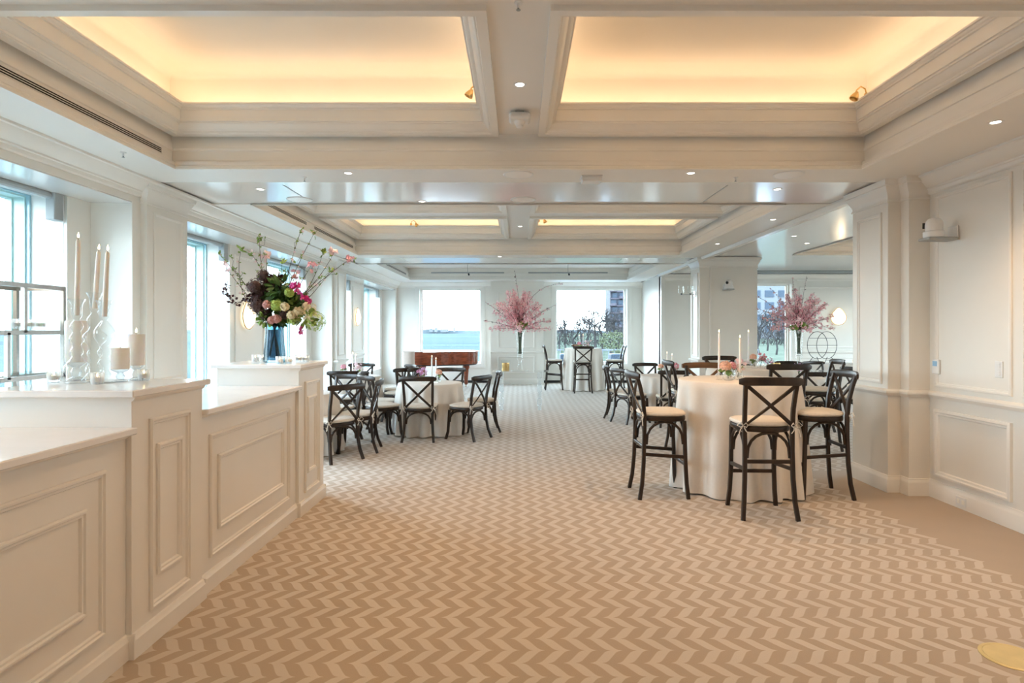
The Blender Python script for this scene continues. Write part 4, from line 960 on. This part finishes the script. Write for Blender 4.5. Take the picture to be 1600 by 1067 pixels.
X, Y, Rr, h = T3; z = h+.001
small_stick(X-.10, Y, z, 'at left on the far window table', .24); small_stick(X+.0, Y-.02, z, 'at right on the far window table', .26)
bud_vase(X-.05, Y-.1, z, 'p2', 'with a pink bloom on the far window table', 1.4, (-.06, 0), .06); bud_vase(X+.05, Y-.1, z, 'p1', 'with a pale spray on the far window table', 1.5, (.04, 0), .06)
for (T, nm, aa) in ((L1, 'open floor table', ('orch', 'peach')), (L2, 'window wall table', ('p2', 'p1')), (L3, 'table behind the bar', ('p2', 'orch')), (R1, 'table behind the left bar stool', ('peach', 'p3')), (R2, 'side passage table', ('peach', 'orch'))):
    X, Y, Rr, h = T; z = h+.001
    if nm != 'side passage table': small_stick(X+.02, Y+.04, z, 'at left on the '+nm, .30); small_stick(X+.09, Y-.02, z, 'at right on the '+nm, .27)
    bud_vase(X-.08, Y-.05, z, aa[0], 'at left on the '+nm, 1.25, (-.03, 0), .10); bud_vase(X+.12, Y-.08, z, aa[1], 'at right on the '+nm, 1.25, (.02, 0), .10)
X, Y, Rr, h = R2
o = MB().lathe([(.02, 0), (.05, .01), (.06, .05), (.05, .09), (.03, .105), (.028, .10), (.045, .08), (.054, .05), (.001, .015)], n=20).obj('glass_globe', 'glass', loc=(X+.27, Y-.12, h+.001), smooth=60); tag(o, 'clear glass globe on the side passage table', 'glass')

# ---- crystal tables with tall cherry blossom arrangements
def crystal_table(x, y, w, d, h, l):
    t = thing('crystal_table', l, 'table', (x, y, 0), group='glass tables on stacked crystal legs')
    MB().box(-w/2, w/2, -d/2, d/2, h-.012, h, .003).obj('glass_top', 'glass', t)
    for s in (-1, 1):
        z = 0; k = 0
        hs = [.10, .12, .12, .13, .13, h-.012-.60]
        for q in hs:
            r = .034 if k % 2 == 0 else .045
            MB().lathe([(r*.8, .001), (r, .012), (r, q-.012), (r*.8, q-.001)], c=(0, 0, 0), n=8).obj('crystal_block', 'crystal', t, loc=(s*w*.34, 0, z), smooth=0); z += q; k += 1
    return t
def trumpet(x, y, z, l):
    o = MB().lathe([(.165, 0), (.165, .012), (.10, .022), (.05, .03), (.035, .05), (.05, .075), (.035, .10), (.026, .14), (.034, .19), (.055, .23), (.062, .26), (.060, .30), (.066, .50), (.078, .70), (.098, .80), (.094, .80), (.072, .68), (.058, .45), (.050, .29), (.001, .275)], n=26).obj('trumpet_vase', 'glass', loc=(x, y, z), smooth=60); tag(o, l, 'vase', 'tall trumpet vases')
def cherry(x, y, z, l, seed, arcs, w=.63, hh=.70, n=46):
    rg = random.Random(seed); t = thing('cherry_blossom_arrangement', l, 'flowers', (x, y, z), group='tall cherry blossom arrangements')
    bl = {'p1': MB(), 'p2': MB(), 'p3': MB(), 'burg': MB()}
    for k in range(n+len(arcs)):
        if k < n:
            a = rg.uniform(0, 2*PI); el = rg.uniform(-.22, 1.45)**1.0; ln = rg.uniform(.75, 1.06)
            e = V((math.cos(a)*math.cos(el)*w*ln, math.sin(a)*math.cos(el)*w*ln*.9, .06+math.sin(el)*hh*ln)); bd = (0, 0, rg.uniform(.02, .14))
        else: e, bd = V(arcs[k-n][0]), arcs[k-n][1]
        s0 = V((rg.uniform(-.03, .03), rg.uniform(-.03, .03), -.02)); pts = curve(s0, e, bd, 9)
        MB().tube(pts, [.0045-.003*i/8 for i in range(9)], 5).obj('branch', 'twig', t)
        sparse = k >= n; cnt = 26 if sparse else 62
        for _ in range(cnt):
            u = rg.uniform(.18, 1)**.8*8; i = min(int(u), 7); p = pts[i].lerp(pts[i+1], u-i)
            r0 = (.014 if sparse else .05)*(1.1-u/12); p = p+V((rg.gauss(0, 1), rg.gauss(0, 1), rg.gauss(0, 1)))*r0
            q = rg.random(); low = u < 4.2
            m = ('burg' if q < .5 else 'p1') if sparse else ('p3' if q < (.30 if low else .07) else 'p2' if q < (.72 if low else .38) else 'p1' if q < .95 else 'burg')
            if m == 'burg': bl[m].leaf(p, rnd(), .026, .014, rnd())
            else: bl[m].flower(p, rg.uniform(.015, .026))
    for m, nm in (('p1', 'pale_blossom'), ('p2', 'pink_blossom'), ('p3', 'deep_pink_blossom'), ('burg', 'bronze_leaf')): bl[m].obj(nm, m, t, kind='stuff', smooth=0)
    c = MB()
    for _ in range(5): c.ball((rg.uniform(-.12, .12), rg.uniform(-.12, .05), rg.uniform(.0, .1)), .05, 9, 6, jit=.2)
    c.obj('moss_core', 'leaf', t, kind='stuff')
    for k in range(12): a = k*.52; MB().tube([(.05*math.cos(a), .05*math.sin(a), .02), (.03*math.cos(a+2), .03*math.sin(a+2), -.48)], .005, 6).obj('stem', 'stem', t)
CT = (.04, 11.65); crystal_table(CT[0], CT[1], 1.06, .5, .745, 'glass table on stacked crystal legs in the middle of the room')
trumpet(.03, 11.68, .746, 'tall clear trumpet vase in the middle of the room')
cherry(.03, 11.68, .746+.80, 'large pink cherry blossom arrangement in the middle of the room', 5, [((-.10, 0, 1.10), (.03, 0, 0)), ((.80, .05, .86), (-.25, 0, .42)), ((.68, -.05, .45), (0, 0, .1)), ((-.66, 0, .5), (0, 0, .05)), ((-.70, 0, .15), (0, 0, .05))])
def gold_candle(x, y, z, l, glassy):
    t = thing('gold_candle', l, 'candle', (x, y, z), group='ribbed gold candle pots')
    MB().lathe([(.062, 0), (.065, .005), (.065, .145), (.060, .15), (.058, .14), (.001, .135)], n=48, rfun=lambda t_, z_: 1+.05*math.cos(16*t_)).obj('ribbed_pot', 'gold', t)
    MB().lathe([(.05, .136), (.05, .142), (.001, .143)], n=20).obj('wax', 'waxw', t)
    if glassy: MB().ring((0, 0, 0), EX, EY, EZ, -.085, .085, -.085, .085, [(0, .001), (0, .20), (.006, .20), (.006, .001)], True).obj('glass_hurricane', 'glass', t, smooth=0)
gold_candle(-.24, 11.62, .746, 'ribbed gold candle in a glass box beside the middle vase', True)
CT2 = (5.3, 11.65); crystal_table(CT2[0], CT2[1], 1.15, .5, .745, 'glass table on stacked crystal legs in the side room')
trumpet(5.33, 11.68, .746, 'tall clear trumpet vase in the side room')
cherry(5.33, 11.68, .746+.80, 'large pink cherry blossom arrangement in the side room', 9, [((-.12, 0, .95), (0, 0, 0)), ((.15, 0, 1.0), (0, 0, .05)), ((-.78, 0, .60), (0, 0, .12)), ((-.8, 0, .38), (0, 0, .08)), ((.58, 0, .18), (0, 0, .08)), ((-.55, 0, .78), (0, 0, .1))], w=.66, hh=.70)
gold_candle(4.88, 11.62, .746, 'ribbed gold candle pot beside the side room vase', False)

# ================================================================== PIANO
def piano():
    t = thing('grand_piano', 'red brown lacquered grand piano with closed lid by the far window', 'piano', (-2.0, 16.3, 0))
    # plan outline: keyboard end at left (x=-.75), tail at right, straight long side away from the viewer
    sp_ = [(-.72, .72), (-.72, -.70), (-.45, -.72)]
    for k in range(11):
        u = k/10; x = -.45+u*1.05; y = -.72+.42*(3*u*u-2*u*u*u)+(.0); sp_.append((x, y))
    for k in range(9): a = -PI/2+PI*k/8*1.0; sp_.append((.62+.30*math.cos(a), .20+.50*math.sin(a)))
    sp_.append((.5, .72)); out_ = sp_; n_ = len(out_)
    def ext(z0, z1, sc, m, nm):
        vs = [(x*sc, y*sc, z0) for x, y in out_]+[(x*sc, y*sc, z1) for x, y in out_]
        MB().add(vs, [tuple(range(n_-1, -1, -1)), tuple(range(n_, 2*n_))]+[(k, (k+1) % n_, n_+(k+1) % n_, n_+k) for k in range(n_)]).obj(nm, m, t)
    ext(.63, .945, 1.0, 'piano', 'case'); ext(.945, .965, 1.015, 'piano', 'lid'); ext(.60, .632, .95, 'black', 'soundboard')
    kb = MB().box(-.93, -.70, -.70, .70, .60, .66, .008).box(-.93, -.72, -.74, -.69, .60, .78, .01).box(-.93, -.72, .69, .74, .60, .78, .01); kb.obj('key_bed', 'piano', t)
    k_ = MB(); [k_.box(-.91, -.74, -.68+i*.0262, -.68+i*.0262+.0245, .66, .675) for i in range(52)]; k_.obj('white_keys', 'ivory', t, kind='stuff', smooth=0)
    k_ = MB(); [k_.box(-.85, -.74, -.68+i*.0262+.017, -.68+i*.0262+.030, .675, .688) for i in range(51) if i % 7 not in (2, 6)]; k_.obj('black_keys', 'black', t, kind='stuff', smooth=0)
    for (x, y) in ((-.62, -.52), (-.62, .52), (.60, .12)):
        l = MB().lathe([(.035, .07), (.045, .09), (.055, .25), (.075, .47), (.085, .50), (.095, .52), (.095, .60)], n=8).obj('leg', 'piano', t, loc=(x, y, 0), smooth=0)
        MB().tube([(-.012, 0, .035), (.012, 0, .035)], .035, 14).obj('caster', 'brass', l); MB().tube([(0, 0, .035), (0, 0, .075)], .012, 6).obj('caster_stem', 'brass', l)
    MB().box(-.66, -.62, -.14, .14, .12, .16).box(-.66, -.62, -.12, -.09, .12, .62).box(-.66, -.62, .09, .12, .12, .62).obj('pedal_lyre', 'piano', t)
    for s in (-1, 0, 1): MB().box(-.74, -.64, s*.06-.012, s*.06+.012, .10, .115, .003).obj('pedal', 'brass', t)
piano()
t = thing('piano_bench', 'dark bench in front of the grand piano keys', 'bench', (-3.0, 16.3, 0))
MB().box(-.17, .17, -.38, .38, .44, .50, .015).obj('seat', 'black', t)
for a in (-.14, .14):
    for b in (-.34, .34): MB().box(a-.02, a+.02, b-.02, b+.02, 0, .44).obj('leg', 'wood', t, smooth=0)
t = thing('floor_lamp', 'floor lamp with a pale drum shade beside the piano', 'lamp', (-2.72, 15.2, 0))
MB().lathe([(.13, 0), (.13, .015), (.03, .03)], n=24).obj('base', 'brass', t); MB().box(-.022, .022, -.022, .022, .03, .62).obj('pole', 'woodb', t, smooth=0)
MB().lathe([(.155, .63), (.150, .99), (.145, .99), (.150, .635)], n=28).obj('lamp_shade', 'shade', t)
# buffet with ring stand in the side room
t = thing('buffet_table', 'white clothed buffet table at the back of the side room', 'table', (6.9, 13.1, 0))
MB().box(-1.0, 1.0, -.35, .35, .76, .80, .006).obj('tabletop', 'wood', t)
for a in (-.9, .9):
    for b in (-.28, .28): MB().box(a-.02, a+.02, b-.02, b+.02, 0, .76).obj('leg', 'black', t, smooth=0)
o = MB().box(-1.02, 1.02, -.37, .37, .03, .806, .01).obj('buffet_cloth', 'cloth', loc=(6.9, 13.1, 0)); tag(o, 'white cloth over the buffet table in the side room', 'tablecloth')
t = thing('ring_stand', 'black metal stand of two overlapping rings on the buffet', 'stand', (6.45, 13.05, .807))
rr = .215
for s in (-1, 1):
    MB().tube([(s*.105+rr*math.cos(2*PI*k/40)*1.0, s*.012, .10+.29+.29*math.sin(2*PI*k/40)) for k in range(41)], .006, 6, cap=False).obj('ring', 'black', t)
    MB().tube([(s*.16-.05*s, 0, .14), (s*.10-.05*s, 0, 0)], .006, 6).obj('foot', 'black', t); MB().tube([(s*.20, 0, .13), (s*.30, 0, 0)], .006, 6).obj('foot', 'black', t); MB().tube([(s*.08, 0, .075), (s*.245, 0, .075)], .005, 6).obj('brace', 'black', t)
for z, w in ((.24, .28), (.39, .32), (.54, .28)): MB().box(-w, w, -.012, .012, z-.004, z+.004).obj('shelf', 'black', t, smooth=0)
t = thing('gold_tray', 'small gold box at the right end of the buffet', 'box', (7.15, 12.95, .807)); MB().box(-.08, .08, -.05, .05, 0, .07, .004).obj('body', 'gold', t); MB().box(-.085, .085, -.055, .055, .07, .085, .004).obj('lid', 'gold', t)

# ================================================================== OUTSIDE
struct('sea', MB().add([(-6000, -3000, -4.2), (6000, -3000, -4.2), (6000, 1330, -4.2), (-6000, 1330, -4.2)], [(0, 1, 2, 3)]), 'sea', smooth=0)
mb = MB(); k = 0; vs = []; 
N = 160
for i in range(N+1):
    x = -900+i*1800/N; hgt = -1.0+2.5+1.6*math.sin(i*.23)+1.0*math.sin(i*.61+1)+R.uniform(0, .8); vs += [(x, 1330, -4.3), (x, 1334, max(hgt, .4)), (x, 1420, max(hgt+1, .5))]
mb.add(vs, [f for i in range(N) for f in ((i*3, i*3+3, i*3+4, i*3+1), (i*3+1, i*3+4, i*3+5, i*3+2))]); struct('far_shore', mb, 'shore')
for x, w, h_ in ((-125, 7, 11), (-118, 6, 14), (-106, 16, 10), (-178, 10, 10), (-190, 12, 8), (-92, 3, 16), (-150, 8, 7)):
    t = thing('shore_building', 'tiny pale building on the far shore, ' + {-125: 'tallest of the middle cluster', -118: 'narrow one in the middle cluster', -106: 'long low one in the middle', -178: 'left of the gap by the window edge', -190: 'farthest to the left', -92: 'thin tower at the right of the cluster', -150: 'small one standing alone'}[x], 'building', (x*1.5, 1322, -1), group='buildings on the far shore'); MB().box(-w/2, w/2, -5, 5, 0, h_*.62).obj('wall', 'pale', t, smooth=0); MB().box(-w/2-.3, w/2+.3, -5.3, 5.3, h_*.62, h_*.62+.6).obj('roof', 'shore', t, smooth=0)
struct('park', MB().add([(1.0, 18.6, -.5), (300, 18.6, -.5), (300, 600, -.5), (30, 600, -.5)], [(0, 1, 2, 3)]), 'land', smooth=0)
struct('lawn', MB().box(14, 70, 34, 90, -.52, -.44), 'lawn', smooth=0)
struct('terrace', MB().box(.9, 10, 18.4, 26, -.6, -.3), 'deck', smooth=0)
# terrace railing and planters seen through the right far window
t = thing('terrace_railing', 'white railing at the edge of the terrace outside', 'railing', (4, 25.6, -.3))
MB().box(-3, 6, -.03, .03, .98, 1.04).obj('top_rail', 'pale', t, smooth=0)
for k in range(37): MB().box(-3+k*.25-.012, -3+k*.25+.012, -.012, .012, 0, .98).obj('baluster', 'pale', t, smooth=0)
for i, (x, w, l) in enumerate(((2.15, .7, 'left end'), (4.3, 1.1, 'right end'))):
    t = thing('planter_box', 'dark planter box on the terrace outside, '+l, 'planter', (x, 21.5, -.3)); MB().box(-w, w, -.3, .3, 0, 1.0, .02).obj('box_body', 'twin', t)
    g = MB()
    for _ in range(60): g.leaf((R.uniform(-w, w)*.9, R.uniform(-.25, .25), 1.0), V((R.gauss(0, .4), R.gauss(0, .4), 1)), .18, .05, rnd())
    g.obj('clipped_plants', 'bush', t, kind='stuff', smooth=0)
def tree_mesh(seed, H):
    rg = random.Random(seed); mb = MB()
    def grow(p, d, l, r, dep):
        q = p+d*l; mb.tube([p, p.lerp(q, .5)+V((rg.gauss(0, 1), rg.gauss(0, 1), 0))*l*.05, q], [max(r, .0020), max(r*.85, .0018), max(r*.65, .0015)], 4 if dep > 2 else 3, cap=False)
        if dep == 0: return
        for _ in range(3 if dep > 1 else 4):
            nd = (d+V((rg.gauss(0, 1), rg.gauss(0, 1), rg.gauss(.25, .6)))*.55).normalized(); grow(q, nd, l*rg.uniform(.62, .82), r*.58, dep-1)
    grow(V((0, 0, 0)), EZ.copy(), H*.26, H*.026, 5); return mb.mesh('bare_tree', 'bark', 0)
tm = [tree_mesh(s, 1) for s in (1, 2, 3)]
def tree(x, y, H, k, l):
    o = bpy.data.objects.new('bare_tree', tm[k]); COL.objects.link(o); o.location = (x, y, -.5); o.scale = (H,)*3; o.rotation_euler = (0, 0, x*1.7); tag(o, l, 'tree', 'bare trees in the park')
for i, (px, Y, H, l) in enumerate(((874, 62, 4.2, 'bare tree at the left edge of the right far window'), (884, 66, 4.6, 'second bare tree from the left outside the right far window'), (896, 64, 4.4, 'bare tree above the left candle outside the far window'), (908, 70, 4.6, 'bare tree behind the far table candles'), (918, 60, 4.2, 'bare tree right of the far table candles'), (930, 58, 6.2, 'tallest pale bare tree in the right far window'), (943, 62, 5.2, 'bare tree left of the dark tower'), (955, 55, 4.9, 'bare tree before the left side of the dark tower'), (968, 50, 4.6, 'bare tree before the right side of the dark tower'), (980, 48, 4.6, 'bare tree at the right edge of the far window'),
                                (1186, 52, 4.6, 'bare tree at the left of the side room window'), (1199, 60, 4.8, 'bare tree in the middle of the side room window'), (1213, 50, 4.4, 'bare tree right of middle in the side room window'), (1228, 56, 4.8, 'bare tree behind the side room vase'), (1240, 48, 4.3, 'bare tree at the right edge of the side room window'))):
    tree((px-810)*Y/960, Y, H, i % 3, l)
for nm_, xs_, Y, hz_, l in (('thicket', (3.2, 15.5), 78, 3.6, 'hazy leafless thicket behind the trees in the right far window'), ('thicket', (26, 37), 82, 3.6, 'hazy leafless thicket behind the trees in the side room window')):
    g = MB()
    for _ in range(2600):
        x = R.uniform(*xs_); zt = hz_*(.65+.35*math.sin(x*1.3)*math.sin(x*.47+1)); z = R.uniform(-.5, zt); g.leaf((x, Y+R.uniform(-2, 2), z), V((R.gauss(0, .5), 0, 1)), R.uniform(.3, .6), .05, V((0, 1, 0)))
    o = g.obj(nm_, 'bark', kind='stuff', smooth=0); o['label'] = l; o['category'] = 'bushes'
t = thing('budding_shrub', 'yellow green budding tree below the dark tower', 'tree', ((962-810)*40/960, 40, -.5)); g = MB()
for _ in range(900): d = rnd().normalized()*R.uniform(.3, 1)**.4; g.leaf(V((d.x*1.15, d.y, 1.35+d.z*.65)), rnd(), .12, .06, rnd())
g.obj('crown', 'bush', t, kind='stuff', smooth=0); MB().tube([(0, 0, 0), (.05, 0, 1.2)], .06, 7).obj('trunk', 'bark', t)
# dark residential tower
t = thing('tower_building', 'dark residential tower with stacked curved balconies', 'building', (43.0, 250, -.5))
MB().box(-5.6, 9, 0, 14, 0, 34).obj('wall', 'brick', t, smooth=0)
for f in range(11):
    z = 2.9*f+.4
    MB().box(-5.9, 9.2, -.35, .02, z, z+.5).obj('floor_slab', 'tbal', t, smooth=0)
    for c in range(4):
        x = -5.2+c*2.9+(f % 2)*.5; w_ = MB().box(x, x+1.9, -.10, 0, z+.7, z+2.5).obj('window', 'twin', t, smooth=0)
        if (c+f) % 2 == 0:
            b = MB(); arc = [(x+.95+1.25*math.cos(PI+PI*k/8), -.3-1.0*math.sin(PI*k/8)) for k in range(9)]
            b.add([(p[0], p[1], z+.2) for p in arc]+[(p[0], p[1], z+1.25) for p in arc], [(k, k+1, 10+k, 9+k) for k in range(8)]+[tuple(range(9))]); b.obj('balcony', 'tbal', t)
t = thing('pale_building', 'pale grey office block beyond the side room window', 'building', (72, 165, -.5)); MB().box(-14, 16, 0, 12, 0, 34).obj('wall', 'pale', t, smooth=0)
for f in range(10):
    for c in range(8): MB().box(-13+c*3.6, -10.6+c*3.6, -.15, 0, 1.5+f*3.2, 3.3+f*3.2).obj('window', 'twin', t, smooth=0)
